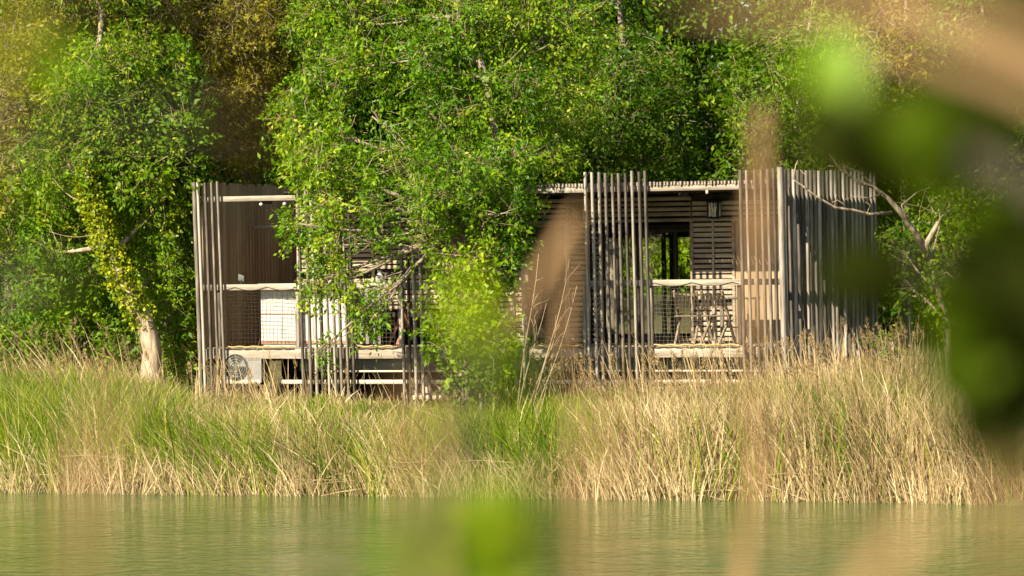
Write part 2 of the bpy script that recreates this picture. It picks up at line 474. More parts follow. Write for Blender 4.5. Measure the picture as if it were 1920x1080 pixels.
# deck: floor boards run along the front
dk = empty("deck", parent=cab)
y = 0.02
y = 0.168
while y < 2.3:
    for xa, xb in ((0.02, W * 0.36), (W * 0.36, W * 0.7), (W * 0.7, W - 0.17)):
        box("deck_board", dk, 'deck', xa + .002, xb - .002, y, y + 0.136, Z_DECK - 0.025, Z_DECK - random.uniform(0, .003))
    y += 0.142
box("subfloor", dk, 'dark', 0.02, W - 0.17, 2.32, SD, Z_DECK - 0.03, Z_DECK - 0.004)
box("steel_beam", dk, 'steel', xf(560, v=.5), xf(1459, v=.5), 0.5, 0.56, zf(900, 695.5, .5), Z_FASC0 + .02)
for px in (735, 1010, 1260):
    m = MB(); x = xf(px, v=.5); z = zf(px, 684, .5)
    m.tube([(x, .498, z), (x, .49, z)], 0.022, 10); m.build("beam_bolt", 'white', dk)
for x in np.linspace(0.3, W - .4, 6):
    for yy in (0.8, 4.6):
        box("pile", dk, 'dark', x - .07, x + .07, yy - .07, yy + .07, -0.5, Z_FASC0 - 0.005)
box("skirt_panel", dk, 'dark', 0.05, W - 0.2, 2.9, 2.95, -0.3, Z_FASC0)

# louvred porch wall, 2 m behind the front
V2 = 2.0
Zc = Z_BEAM0 - 0.02                                   # porch ceiling
def louvre_panel(name, pxa, pxb, za, zb, battens=(), v=V2, pitch=0.083, sl=0.056, parent=cab, frame=True, xs=None):
    p = empty(name, parent=parent)
    xa, xb = (xf(pxa, v=v), xf(pxb, v=v)) if xs is None else xs
    z = za + 0.03
    while z + sl < zb:
        if random.random() > 0.01:
            box("slat", p, 'louvre', xa + 0.01, xb - 0.01, v, v + 0.02, z, z + sl + random.uniform(-.004, .004), (random.uniform(-.12, .02), random.uniform(-.002, .002), 0))
        z += pitch
    if frame:
        for x in (xa, xb):
            box("stile", p, 'louvre', x - 0.022, x + 0.022, v - 0.024, v - 0.002, za, zb)
    for px in battens:
        x = xf(px, v=v)
        box("batten", p, 'louvre', x - 0.016, x + 0.016, v - 0.026, v - 0.003, za, zb)
    return p
zh = zf(1300, 415, V2)                                # door head
louvre_panel("louvre_header", 555, 1106, zh + 0.06, Zc - 0.02, battens=(700, 850, 1066), frame=False)
louvre_panel("louvre_header", 1106, 1298, zh + 0.06, Zc - 0.02, frame=False)
louvre_panel("louvre_header", 1298, 1470, zh + 0.06, Zc - 0.02, frame=False)
box("door_head", cab, 'louvre', 0.02, W - 0.17, V2 - 0.02, V2 + 0.03, zh, zh + 0.055)
louvre_panel("louvre_panel", 560, 700, Z_DECK, zh)
louvre_panel("louvre_panel", 700, 838, Z_DECK + 0.55, zh)
louvre_panel("louvre_panel", 838, 983, Z_DECK, zh, battens=(910,))
louvre_panel("louvre_panel", 1066, 1104, Z_DECK, zh)
louvre_panel("louvre_panel", 1298, 1376, Z_DECK, zh, battens=(1338,))
# dark lining close behind the louvres
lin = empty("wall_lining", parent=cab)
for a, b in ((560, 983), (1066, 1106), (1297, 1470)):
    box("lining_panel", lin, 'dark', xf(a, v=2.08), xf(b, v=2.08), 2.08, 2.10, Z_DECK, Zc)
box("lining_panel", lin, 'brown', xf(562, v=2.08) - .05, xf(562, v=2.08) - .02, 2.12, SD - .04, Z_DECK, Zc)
# plain boarded panel beside the right louvre
pl = empty("boarded_panel", parent=cab)
xa, xb = xf(1379, v=V2), min(xf(1466, v=V2), W - 0.17)
nb = 6
for i in range(nb):
    box("board", pl, 'brown', xa + (xb - xa) * i / nb + .003, xa + (xb - xa) * (i + 1) / nb - .003, V2 + .0, V2 + 0.025, Z_DECK, zh)
# door
dr = empty("door", parent=cab)
box("door_leaf", dr, 'dark', xf(993, v=2.06), xf(1060, v=2.06), 2.06, 2.10, Z_DECK, zh - 0.05)
box("frame", dr, 'louvre', xf(984, v=V2), xf(991, v=V2), V2 - .02, V2 + .05, Z_DECK, zh - .003)
box("frame", dr, 'louvre', xf(1059, v=V2), xf(1064, v=V2), V2 - .02, V2 + .05, Z_DECK, zh - .003)
box("frame", dr, 'redwood', xf(991, v=V2) + .003, xf(1059, v=V2) - .003, V2 + .0, V2 + .05, zh - 0.045, zh - .003)
m = MB(); hx = xf(1052, v=2.05); m.tube([(hx, 2.057, 1.95), (hx, 2.01, 1.95), (hx - .1, 2.01, 1.95)], .012); m.build("handle", 'steel', dr)

# glazed recess
V3 = 2.4
zg = zf(1220, 436, V3)
rec = empty("glazed_recess", parent=cab)
xl, xr = xf(1106, v=V2), xf(1298, v=V2)
# returns built of stacked slats
for xx in (xl + 0.03, xr - 0.03):
    z = Z_DECK + 0.02
    while z < Zc - 0.08:
        box("slat", rec, 'louvre', xx - 0.035, xx + 0.035, V2 + 0.002 if xx < 5 else V2 + .06, V3 - 0.05, z, z + 0.058)
        z += 0.083
gx0, gx1 = xl + 0.08, xr + .02
box("recess_ceiling", rec, 'dark', xl, xr, V2 + 0.05, V3 + .1, zg + 0.09, zg + 0.12)
box("window_head", rec, 'dark', gx0, gx1, V3 - .03, V3 + .04, zg, zg + 0.085)
box("window_sill", rec, 'dark', gx0, gx1, V3 - .03, V3 + .04, Z_DECK, Z_DECK + .07)
gxs = [gx0, gx0 + (gx1 - gx0) * .36, gx0 + (gx1 - gx0) * .74, gx1]
for i in range(3):
    p = box("pane", rec, 'glass', gxs[i] + .03, gxs[i + 1] - .03, V3, V3 + 0.008, Z_DECK + .072, zg - .002)
for x in gxs:
    box("mullion", rec, 'dark', x - .028, x + .028, V3 - .03, V3 + .04, Z_DECK + .072, zg - .002)
# rear wall of the room with a wide opening
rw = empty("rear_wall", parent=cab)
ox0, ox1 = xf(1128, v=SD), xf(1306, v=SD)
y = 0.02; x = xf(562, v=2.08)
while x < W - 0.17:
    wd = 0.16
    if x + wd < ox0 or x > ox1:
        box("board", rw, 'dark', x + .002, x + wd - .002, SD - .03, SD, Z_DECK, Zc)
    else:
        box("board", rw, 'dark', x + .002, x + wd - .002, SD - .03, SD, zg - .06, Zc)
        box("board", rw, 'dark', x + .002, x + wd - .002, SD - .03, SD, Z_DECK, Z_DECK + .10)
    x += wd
for px in (1247, 1262):
    x = xf(px, v=SD)
    box("mullion", rw, 'dark', x - .035, x + .035, SD - .08, SD - .032, Z_DECK, zg)
for xx in (ox0 - .06, xr + 0.05):
    box("partition", rw, 'dark', xx - .02, xx + .02, V3 + .1, SD - .04, Z_DECK, Zc)

# roof: joists, sheet and close battens whose ends show above the beam
rf = empty("roof", parent=cab)
zr = Z_BEAM1 + 0.003
mb = MB()
XR0 = xf(562, v=V2)                                    # the terrace left of this line has no roof
x = xf(640)
while x < W - 0.15:
    zz = zr - (0.03 if x < xf(1000) else 0)
    mb.box(x, x + 0.028, 0.06 + random.uniform(0, .05), 1.4, zz, zz + 0.055 + random.uniform(-.006, .006))
    x += 0.055 + random.uniform(-.004, .004)
o = mb.build("roof_battens", 'wood_side', rf); o["kind"] = "stuff"
box("roof_sheet", rf, 'dark', XR0, W - .17, 1.42, SD + .1, zr, zr + .06)
box("ceiling_sheet", rf, 'dark', XR0, W - .17, 0.5, SD, zr - 0.09, zr - .06)
for x in np.linspace(XR0 + .2, W - .5, 8):
    box("joist", rf, 'dark', x - .025, x + .025, .17, .498, zr - .16, zr - .04)
box("fixing_block", rf, 'palewood', xf(1320), xf(1324), .12, .16, Z_BEAM0 - .055, Z_BEAM0 - .003)

# nets below the rails: thin cords, one mesh per bay
def net(pxa, pxb, v=0.14, mat='net'):
    xa, xb = xf(pxa, v=v), xf(pxb, v=v)
    z0, z1 = Z_DECK + .02, Z_RAIL0 - .01
    m = MB(); c = 0.062; r = 0.0028
    nx_, nz_ = int((xb - xa) / c), int((z1 - z0) / c)
    def pt(i, j):
        x = xa + (xb - xa) * i / nx_; z = z0 + (z1 - z0) * j / nz_
        sag = 0.022 * math.sin(x * 2.1) * math.sin(j / nz_ * 3.14)
        top = 0.03 * abs(math.sin(x * 5.2)) * (j / nz_) ** 3
        return (x + 0.01 * math.sin(z * 9 + i), v + 0.01 * math.sin(x * 3 + z * 4), z + sag - top)
    for i in range(nx_ + 1): m.tube([pt(i, j) for j in range(0, nz_ + 1, 2)], r, 3, False)
    for j in range(nz_ + 1): m.tube([pt(i, j) for i in range(0, nx_ + 1, 2)], r, 3, False)
    o = m.build("net", mat, cab); o["kind"] = "stuff"
    # lacing rope, scalloped along the rail
    m = MB(); pts = []
    n = int((xb - xa) / 0.05)
    for k in range(n + 1):
        x = xa + (xb - xa) * k / n
        pts.append((x, 0.105, Z_RAIL0 + 0.05 - 0.055 * abs(math.sin(x * 5.2 + .4 * math.sin(x)))))
    m.tube(pts, 0.005, 5); m.build("lacing_rope", 'rope', cab)
    m = MB()
    pts = [(xa + (xb - xa) * k / n, 0.10 + .004 * math.sin(k), Z_DECK + 0.012 + 0.008 * math.sin(k * 1.3)) for k in range(n + 1)]
    m.tube(pts, 0.010, 5); m.build("edge_rope", 'yellow', cab)
    m = MB()
    pts = [(xa + (xb - xa) * k / n, 0.10, Z_DECK - 0.012 - 0.014 * abs(math.sin(k * .9)) - .006 * random.random()) for k in range(n + 1)]
    m.tube(pts, 0.008, 4); m.build("lacing_rope", 'rope', cab)
net(417, 552, mat='rope')
net(665, 745, mat='net')
net(1222, 1386)
net(1000, 1092)

# ------------------------------------------------------------------ things on and under the deck
def child_of_cabin_frame(name, px, v, z):
    """an Empty standing at a spot of the deck, turned like the cabin"""
    x = xf(px, v=v)
    wx, wy = world_xy(x, v)
    return empty(name, (wx, wy, GZ + z), -YAW)

# white storage cabinet
c = child_of_cabin_frame("storage_cabinet", 580, 0.55, Z_DECK)
tag(c, "white plastic storage cabinet on the deck behind the left net", "cabinet")
s = 58.5 / F * 1.05
hw = (xf(664, v=.4) - xf(500, v=.4)) / 2
H1 = zf(560, 543, .4) - Z_DECK
m = MB(); m.box(-hw, hw, -.2, .35, .05, H1); m.box(-hw + .03, hw - .03, -.17, .32, 0, .05); m.build("body", 'white', c)
for i in range(4):
    x0 = -hw + 2 * hw * i / 4
    box("door_panel", c, 'white', x0 + .006, x0 + 2 * hw / 4 - .006, -.216, -.203, .10, H1 * .56)
    box("door_panel", c, 'white', x0 + .006, x0 + 2 * hw / 4 - .006, -.216, -.203, H1 * .585, H1 - .02)
box("shelf_edge", c, 'redwood', -hw, hw, -.209, -.201, H1 * .562, H1 * .58)
box("shelf_edge", c, 'redwood', -hw, hw, -.209, -.201, .06, .095)
m = MB(); m.box(-hw - .03, hw + .03, -.25, .38, H1 + .003, H1 + .10); m.build("lid", 'white', c)

# heat pump under the deck
c = child_of_cabin_frame("heat_pump", 450, 0.12, zf(450, 717, 0.15))
tag(c, "grey heat pump unit with round fan under the left end of the deck", "heat pump")
hw = (xf(488, v=.1) - xf(413, v=.1)) / 2
Hh = zf(450, 659, .1) - zf(450, 717, .1)
m = MB(); m.box(-hw, hw, 0, .3, .0, Hh)
m.build("casing", 'grey_case', c)
fx, fz, fr_ = -.09, Hh * .5, Hh * .42
m = MB()
n = 28
for rr in (fr_, fr_ * .8, fr_ * .6, fr_ * .4, fr_ * .2):
    m.tube([(fx + rr * math.cos(2 * math.pi * k / n), -.022, fz + rr * math.sin(2 * math.pi * k / n)) for k in range(n + 1)], .005, 4, False)
for k in range(8):
    a = math.pi * k / 4
    m.tube([(fx, -.022, fz), (fx + fr_ * math.cos(a), -.022, fz + fr_ * math.sin(a))], .004, 4, False)
gq = m.build("fan_grille", 'steel', c)
m = MB(); m.tube([(fx, -.003, fz), (fx, -.012, fz)], fr_, 28); m.build("fan_opening", 'black', c)
for k in range(3):
    m = MB(); a = 2 * math.pi * k / 3 + .3
    p = lambda r_, aa, yy: (fx + r_ * math.cos(aa), yy, fz + r_ * math.sin(aa))
    m.add([p(.03, a, -.014), p(fr_ * .9, a - .25, -.018), p(fr_ * .9, a + .45, -.013), p(.03, a + .6, -.013)], [(0, 1, 2, 3)])
    m.build("fan_blade", 'grey_case', c)
m = MB(); m.box(-hw + .02, hw - .02, -.003, .28, -.04, -.003); m.build("foot", 'black', c)
for k in range(3):
    box("louvre_line", c, 'black', .13, hw - .03, -.004, -.001, Hh * (.72 + .06 * k), Hh * (.735 + .06 * k))

# folding chairs behind the right net
def folding_chair(px, v, rz, label):
    c = child_of_cabin_frame("folding_chair", px, v, Z_DECK)
    c.rotation_euler.z += rz
    tag(c, label, "chair", "folding chairs on the right deck")
    for sx in (-.185, .185):
        m = MB(); m.bar((sx, .30, 0), (sx * .95, -.18, .84), .032, .045); m.build("leg", 'chairwood', c)
        m = MB(); m.bar((sx * .82, -.28, 0), (sx * .82, .22, .46), .03, .04); m.build("leg", 'chairwood', c)
    for i in range(5):
        x = -.13 + .065 * i
        box("back_slat", c, 'chairwood', x - .022, x + .022, -.172 - .0, -.155, .56, .82, (-.0, 0, 0)).rotation_euler = (.52, 0, 0)
    for i in range(6):
        yy = -.2 + .075 * i
        box("seat_slat", c, 'chairwood', -.17, .17, yy, yy + .055, .44, .458)
    m = MB(); m.bar((-.165, .24, .08), (.165, .24, .08), .025, .03); m.build("stretcher", 'chairwood', c)
    return c
folding_chair(1288, 0.75, R(8), "folding wooden chair with open slatted back nearest the glazed opening")
folding_chair(1342, 0.72, R(-5), "folding wooden chair with solid lit back under the right wall lantern")

# low table with a wooden box at the right end
c = child_of_cabin_frame("side_table", 1378, 1.2, Z_DECK)
tag(c, "small dark wooden table standing right of the folding chairs", "table")
box("table_top", c, 'wood_up', -.33, .33, -.25, .25, .70, .735)
for sx in (-.29, .29):
    for sy in (-.2, .2):
        box("leg", c, 'wood_up', sx - .025, sx + .025, sy - .025, sy + .025, 0, .697)
box("shelf", c, 'wood_up', -.28, .28, -.2, .2, .25, .27)

# middle bay: leaning red board, stools and a grey panel
c = child_of_cabin_frame("leaning_board", 740, .95, Z_DECK)
tag(c, "narrow reddish board leaning under the middle railing", "board")
m = MB(); m.bar((-.12, -.05, 0), (.12, .3, .78), .055, .025); m.build("plank", 'redwood', c)
c = child_of_cabin_frame("trestle_table", 705, 1.3, Z_DECK)
tag(c, "wooden trestle table in the shade behind the middle net", "table")
box("table_top", c, 'louvre', -.55, .75, -.35, .35, .70, .74)
for sx in (-.42, .5):
    m = MB(); m.bar((sx, -.3, 0), (sx, .3, .69), .05, .06); m.bar((sx + .06, .3, 0), (sx + .06, -.3, .69), .05, .06); m.build("trestle", 'redwood', c)
box("stretcher", c, 'redwood', -.42, .53, -.02, .02, .33, .38)
c = child_of_cabin_frame("grey_screen_panel", 690, .62, Z_DECK)
tag(c, "flat grey panel standing behind the railing beside the white cabinet", "panel")
box("board", c, 'grey_case', -.2, .2, 0, .03, .04, .95)
box("foot", c, 'grey_case', -.2, -.14, -.12, .15, 0, .037); box("foot", c, 'grey_case', .14, .2, -.12, .15, 0, .037)
# jug on the middle rail
c = child_of_cabin_frame("white_jug", 712, .14, Z_RAIL1)
tag(c, "small white jug standing on the middle railing", "jug")
m = MB(); m.tube([(0, 0, 0), (0, 0, .01), (0, 0, .07), (0, 0, .12), (0, 0, .16), (0, 0, .2)], [.045, .06, .07, .055, .035, .045], 12); m.build("body", 'white', c, True)
m = MB(); m.tube([(.05, 0, .05), (.1, 0, .08), (.1, 0, .14), (.04, 0, .17)], .01, 6); m.build("handle", 'white', c)
# small solar lamp clipped to the left rail
c = child_of_cabin_frame("solar_lamp", 452, .14, Z_RAIL1)
tag(c, "tiny solar lamp with tilted panel on the left railing", "lamp")
m = MB(); m.tube([(0, 0, 0), (0, 0, .07)], .012, 8); m.build("stem", 'black', c)
box("solar_panel", c, 'steel', -.05, .05, -.012, .012, .05, .16, (.5, .3, 0))
# wall lanterns
def lantern(px, py, label):
    x, z = L(px, py, V2 - .1)
    wx, wy = world_xy(x, V2 - .03)
    c = empty("wall_lantern", (wx, wy, GZ + z - .14), -YAW)
    tag(c, label, "wall lantern", "lanterns on the porch wall")
    box("back_plate", c, 'black', -.06, .06, .0, .012, .02, .27)
    box("roof_cap", c, 'black', -.1, .1, -.17, -.003, .25, .285)
    box("base", c, 'black', -.09, .09, -.16, -.003, 0, .025)
    for sx in (-.083, .083):
        for sy in (-.153, -.012):
            box("post", c, 'black', sx - .008, sx + .008, sy - .008, sy + .008, .027, .248)
    box("pane", c, 'glass', -.075, .075, -.155, -.151, .03, .246)
    box("pane", c, 'glass', -.085, -.081, -.143, -.022, .03, .246)
    box("pane", c, 'glass', .081, .085, -.143, -.022, .03, .246)
    m = MB(); m.tube([(0, -.08, .026), (0, -.08, .15)], .028, 10); m.build("candle", 'white', c)
lantern(1083, 399, "square glass lantern on the louvred wall above the door's right side")
lantern(1339, 393, "square glass lantern on the louvred wall above the folding chairs")
# bulbs under the left beam
for i, px in enumerate((491, 535)):
    c = child_of_cabin_frame("hanging_bulb", px, .14, Z_BEAM0 - .03)
    tag(c, ["round bulb hanging under the left roof beam, further from the leaves", "round bulb hanging under the left roof beam beside the leafy branch"][i], "bulb", "bulbs under the left roof beam")
    m = MB(); m.tube([(0, 0, -.001), (0, 0, -.03)], .013, 8); m.build("socket", 'black', c)
    m = MB(); m.tube([(0, 0, -.03), (0, 0, -.04), (0, 0, -.055), (0, 0, -.075), (0, 0, -.085)], [.012, .028, .035, .024, .006], 10); m.build("globe", 'white', c, True)

# pale planks below the deck, their sun and shadow pattern built as bars
def sun_pattern_planks(name, px, v, label, wpx):
    c = child_of_cabin_frame(name, px, v, -0.15)
    tag(c, label, "trestle")
    h = z697 + .15 - .06; w_ = wpx / 120
    for i, k in enumerate((-1, 1)):
        m = MB(); m.bar((-w_ * k, .03 * i, 0), (w_ * .55 * k, .03 * i, h), .17, .03); m.build("sun_bar", 'palewood', c)
    box("plank", c, 'palewood', -w_, w_, -.06, -.02, h * .35, h * .52)
    box("plank", c, 'palewood', -w_ * .9, w_ * .9, -.06, -.02, .02, .15)
    for k in (-.6, 0, .6):
        box("upright", c, 'palewood', w_ * k - .03, w_ * k + .03, .07, .1, 0, h)
sun_pattern_planks("plank_sun_pattern", 825, .75, "pale plank under the middle of the deck, sun pattern built as bars", 62)
sun_pattern_planks("plank_sun_pattern", 1415, .75, "pale plank half hidden by reeds under the right corner, sun pattern built as bars", 22)

# ------------------------------------------------------------------ vegetation builders
def unit(a): return a / np.maximum(np.linalg.norm(a, axis=-1, keepdims=True), 1e-9)
SUNN = np.array(SUNV)

def leaves_mesh(P, D, N, ln, wd):
    """one folded rhombic leaf per row: base P, direction D, normal N"""
    S = unit(np.cross(D, N))
    N = np.cross(S, D)
    ln = ln[:, None]; wd = wd[:, None]
    a = P
    b = P + D * ln * .45 + S * wd * .5 + N * wd * .12
    c = P + D * ln - N * ln * .12
    d = P + D * ln * .45 - S * wd * .5 + N * wd * .12
    V = np.stack([a, b, c, d], 1).reshape(-1, 3)
    Fq = np.arange(len(P) * 4).reshape(-1, 4)
    return V, Fq

def lobes_from(spec):
    out = []
    for px, py, Y, rx, ry, rd, dens in spec:
        c = np.array(at(px, py, Y)); s = Y / F
        out.append((c, np.array((rx * s, rd, ry * s)), dens))
    return out

def sprays(lobes, r_, gap=0.25, spray_px=150.0, bias=0.42):
    C, O = [], []
    for c, rad, dens in lobes:
        area = math.pi * rad[0] * rad[2] * 120 * 120
        n = int(dens * area / spray_px)
        d = unit(r_.normal(size=(n, 3)))
        rr = r_.random(n) ** bias
        p = c + d * rad * rr[:, None]
        nz = noise3(p, 0.8) + 0.6 * noise3(p + 31, 0.3)
        k = nz > (-1 + 2 * gap) * 0.9 - 0.2
        C.append(p[k]); O.append(unit(d[k] * (1 / rad)))
    return np.concatenate(C), np.concatenate(O)

def foliage(name, parent, mat, lobes, r_, leaf=0.07, aspect=0.45, per=12, gap=0.25, spray_len=0.34, droop=0.35, spray_px=150., bias=0.42, twigs=0.35, twig_mat='twig', base=Vector((0, 0, 0)), tint_shift=0.0):
    C, O = sprays(lobes, r_, gap, spray_px, bias)
    n = len(C)
    D = unit(O * .7 + r_.normal(size=(n, 3)) * .7 + np.array((0, 0, -droop)))
    Ls = spray_len * r_.uniform(.6, 1.3, n)
    t = r_.uniform(0, 1, (n, per))
    P = C[:, None, :] + D[:, None, :] * (t * Ls[:, None])[..., None] + r_.normal(size=(n, per, 3)) * leaf * .55
    ld = unit(D[:, None, :] * .6 + r_.normal(size=(n, per, 3)) * .75 + np.array((0, 0, -.25)))
    sn = unit(r_.normal(size=(n, 3)) * .65 + np.array((0, 0, .5)) + O * .45 + SUNN * .2)
    ln_ = unit(sn[:, None, :] + r_.normal(size=(n, per, 3)) * .42)
    sz = leaf * 1.12 * r_.uniform(.55, 1.35, (n, per)) * r_.uniform(.75, 1.3, (n, 1))
    tint = np.clip(.5 + .16 * noise3(C, 1.1)[:, None] + r_.normal(0, .16, (n, 1)) + r_.normal(0, .13, (n, per)) + tint_shift, 0, 1)
    bs = np.array(base)
    V, Fq = leaves_mesh(P.reshape(-1, 3) - bs, ld.reshape(-1, 3), ln_.reshape(-1, 3), sz.ravel(), sz.ravel() * aspect)
    cr = mesh_np(name, V, Fq, M[mat], parent, tint.ravel())
    if twigs > 0:
        k = r_.random(n) < twigs
        A = C[k] - bs - D[k] * Ls[k][:, None] * .9; B = C[k] - bs + D[k] * Ls[k][:, None] * .95
        mid = (A + B) / 2 + r_.normal(size=A.shape) * .03
        tw_r = .0045 * r_.uniform(.6, 1.7, len(A))
        tw = sticks("twigs", A, mid, B, tw_r, M[twig_mat], parent)
        if tw: tw["kind"] = "stuff"
    return cr

def sticks(name, A, Mi, B, r0, mat, parent=None, tint=None):
    """three-sided thin sticks through A, Mi, B"""
    n = len(A)
    if n == 0: return None
    d = unit(B - A)
    x = unit(np.cross(d, np.array((.3, .2, .9)))); y = np.cross(d, x)
    rings = []
    for P, f in ((A, 1.0), (Mi, .8), (B, .3)):
        for a in (0, 2.094, 4.189):
            rings.append(P + (x * math.cos(a) + y * math.sin(a)) * (r0 * f)[:, None])
    V = np.stack(rings, 1).reshape(-1, 3)
    base = np.arange(n)[:, None, None] * 9
    q = np.array([(i * 3 + k, i * 3 + (k + 1) % 3, (i + 1) * 3 + (k + 1) % 3, (i + 1) * 3 + k) for i in range(2) for k in range(3)])
    Fq = (base + q[None]).reshape(-1, 4)
    return mesh_np(name, V, Fq, mat, parent, tint)

def limb(mb, a, b, ra, rb, r_, seg=6, wob=0.12, sides=7):
    a = np.array(a, float); b = np.array(b, float)
    L_ = np.linalg.norm(b - a)
    pts, rad = [], []
    ph = r_.uniform(0, 6, 3)
    for i in range(seg + 1):
        t = i / seg
        o = np.array([math.sin(t * 5 + ph[k]) - math.sin(ph[k]) for k in range(3)]) * wob * L_ * .25 * t * (1 if i < seg else 1)
        pts.append(a + (b - a) * t + o); rad.append(ra + (rb - ra) * t ** .8)
    mb.tube([tuple(p) for p in pts], rad, sides)
    return pts

def tree(name, label, spec, trunk_px, trunk_r, mat, seed, cat="tree", bark='bark', leaf=.07, limbs=True, parent_group=None, extra=None, **kw):
    """spec: lobes; trunk_px: [(px, py, Y)...] from base to top; the base is dropped to the ground"""
    r_ = np.random.default_rng(seed)
    pts = [np.array(at(*p)) for p in trunk_px]
    gz = float(ground_z(pts[0][0], pts[0][1]))
    pts[0][2] = gz - 0.1
    base = Vector((pts[0][0], pts[0][1], gz))
    root = empty(name, base)
    tag(root, label, cat, parent_group)
    bs = np.array(base)
    m = MB()
    pl_ = [tuple(p - bs) for p in pts]
    # smooth the trunk
    fine, rad = [], []
    for i in range(len(pl_) - 1):
        for k in range(4):
            t = k / 4
            fine.append(np.array(pl_[i]) * (1 - t) + np.array(pl_[i + 1]) * t + r_.normal(size=3) * trunk_r * .12)
    fine.append(np.array(pl_[-1]))
    nf = len(fine)
    rad = [trunk_r * (1 - .75 * (i / (nf - 1)) ** .9) * (1 + .35 * math.exp(-i * .9)) * r_.uniform(.93, 1.07) for i in range(nf)]
    m.tube([tuple(p) for p in fine], rad, 10)
    lobes = lobes_from(spec)
    if limbs:
        for c, rd, _d in lobes:
            cl = c - bs
            dist = [np.linalg.norm(cl - f - np.array((0, 0, .6))) for f in fine]
            i = int(np.argmin(dist[nf // 4:])) + nf // 4
            limb(m, fine[i], cl, rad[i] * .5, .012, r_)
            for _ in range(5):
                dd = unit(r_.normal(size=3)) * rd * .85
                st = fine[i] + (cl - fine[i]) * r_.uniform(.5, 1)
                limb(m, st, cl + dd, .013, .004, r_, 4, .2, 4)
    m.build("trunk", bark, root, True)
    foliage("crown", root, mat, lobes, r_, leaf=leaf, base=base, **kw)
    if extra: extra(root, bs, fine, r_)
    return root

# ------------------------------------------------------------------ trees and shrubs of the far bank
tree("leaning_tree", "tall bright green tree in front of the cabin covering its middle bays",
     [(690, 40, 60.9, 95, 70, 1.0, 2.6), (650, 140, 60.3, 90, 60, .9, 2.8), (800, 120, 60.2, 90, 70, 1.0, 2.8), (760, 20, 61.2, 80, 70, 1.0, 2.4), (880, 40, 60.6, 80, 70, 1.0, 2.4), (600, 30, 61.4, 60, 60, .8, 2.2),
      (560, 215, 60.4, 60, 55, .8, 3.0), (610, 300, 59.6, 70, 55, .9, 3.2), (700, 225, 59.9, 80, 50, .9, 3.0), (730, 310, 59.2, 80, 50, .8, 3.0), (835, 225, 59.6, 70, 60, .8, 2.6), (850, 320, 59.3, 80, 45, .8, 2.4), (960, 170, 60.2, 70, 70, 1.0, 2.4),
      (985, 290, 60.4, 85, 60, 1.0, 1.9), (1040, 180, 61.2, 80, 80, 1.1, 2.2), (1060, 50, 61.5, 80, 80, 1.2, 2.4), (970, 50, 61, 60, 70, 1.0, 2.0),
      (880, 320, 57.6, 60, 45, .4, 2.0), (820, 360, 57.7, 50, 35, .4, 1.8), (930, 400, 57.5, 45, 40, .35, 2.0), (960, 300, 58.3, 50, 40, .5, 1.8),
      (634, 380, 58.9, 64, 50, .6, 3.0), (740, 385, 58.7, 70, 40, .6, 2.6), (830, 410, 58.6, 60, 42, .6, 2.0), (930, 380, 58.6, 65, 60, .7, 3.0),
      (965, 410, 58.7, 30, 50, .4, 2.6),
      (626, 465, 58.6, 52, 44, .5, 2.1), (700, 445, 58.5, 42, 26, .4, 1.6), (790, 450, 58.5, 45, 24, .4, 1.2), (930, 480, 58.3, 50, 60, .5, 3.0),
      (553, 420, 58.6, 18, 42, .25, 2.4), (690, 590, 58.2, 42, 30, .25, 2.2), (600, 540, 58.3, 34, 28, .25, 2.2), (650, 520, 58.3, 30, 25, .25, 1.8),
      (605, 655, 58.3, 18, 24, .15, 1.8), (720, 540, 58.3, 26, 16, .2, 1.6),
      (680, -130, 61.2, 200, 120, 1.8, 1.0), (900, -120, 61.5, 180, 110, 1.8, 1.0)],
     [(872, 745, 59.2), (864, 560, 59.2), (858, 430, 59.3), (863, 345, 59.5), (925, 300, 60), (922, 200, 60), (905, 130, 60), (872, 88, 60.2), (840, -120, 61)],
     .15, 'leaf_bright', 11, bark='bark', leaf=.07, gap=.27, per=15, spray_px=145., twigs=.4)

tree("young_shrub_tree", "lime green young shrub growing before the middle of the cabin front",
     [(880, 570, 57.6, 55, 65, .5, 1.8), (850, 625, 57.4, 46, 46, .4, 2.0), (930, 630, 57.4, 36, 45, .35, 1.6), (905, 690, 57.3, 30, 32, .3, 1.8), (866, 690, 57.6, 32, 48, .3, 2.2), (880, 500, 57.7, 60, 40, .4, 1.8)],
     [(905, 790, 57.5), (900, 700, 57.5), (885, 600, 57.5), (870, 500, 57.6)], .035, 'leaf_lime', 12, cat="shrub", leaf=.075, gap=.24, aspect=.6, twigs=.5, tint_shift=-.14)

tree("shade_tree", "darker green tree rising behind the cabin roof right of centre",
     [(1130, 200, 68, 120, 110, 2, 2.6), (1080, 280, 67, 120, 70, 1.5, 2.6), (1200, 260, 68.5, 110, 80, 1.6, 2.4), (1170, 110, 69, 110, 70, 2, 2.0), (1235, 170, 69, 60, 100, 1.4, 2.2), (1255, 290, 69.5, 50, 50, 1.2, 2.0), (1160, 320, 67.5, 90, 28, 1, 2.2), (1150, -120, 70, 200, 130, 2.6, 1.2)],
     [(1140, 700, 69), (1150, 400, 69), (1170, 200, 69.3), (1160, -60, 70)], .16, 'leaf_mid', 13, leaf=.08, gap=.28)

tree("willow_tree", "pale green feathery tree above the right corner of the cabin",
     [(1450, 130, 66, 75, 70, 1.2, 2.4), (1430, 220, 66, 62, 70, 1.1, 2.4), (1500, 240, 66.4, 70, 90, 1.2, 2.2), (1460, 290, 66, 70, 50, 1, 2.2), (1540, 120, 67, 90, 110, 1.4, 2.0), (1390, 170, 65.8, 26, 30, .5, 1.6), (1530, -90, 68, 130, 120, 1.8, 1.2)],
     [(1500, 720, 66.8), (1500, 420, 66.8), (1490, 260, 66.8), (1520, 30, 67.3)], .11, 'leaf_lime', 14, leaf=.085, aspect=.32, gap=.34, droop=.6, tint_shift=-.25)

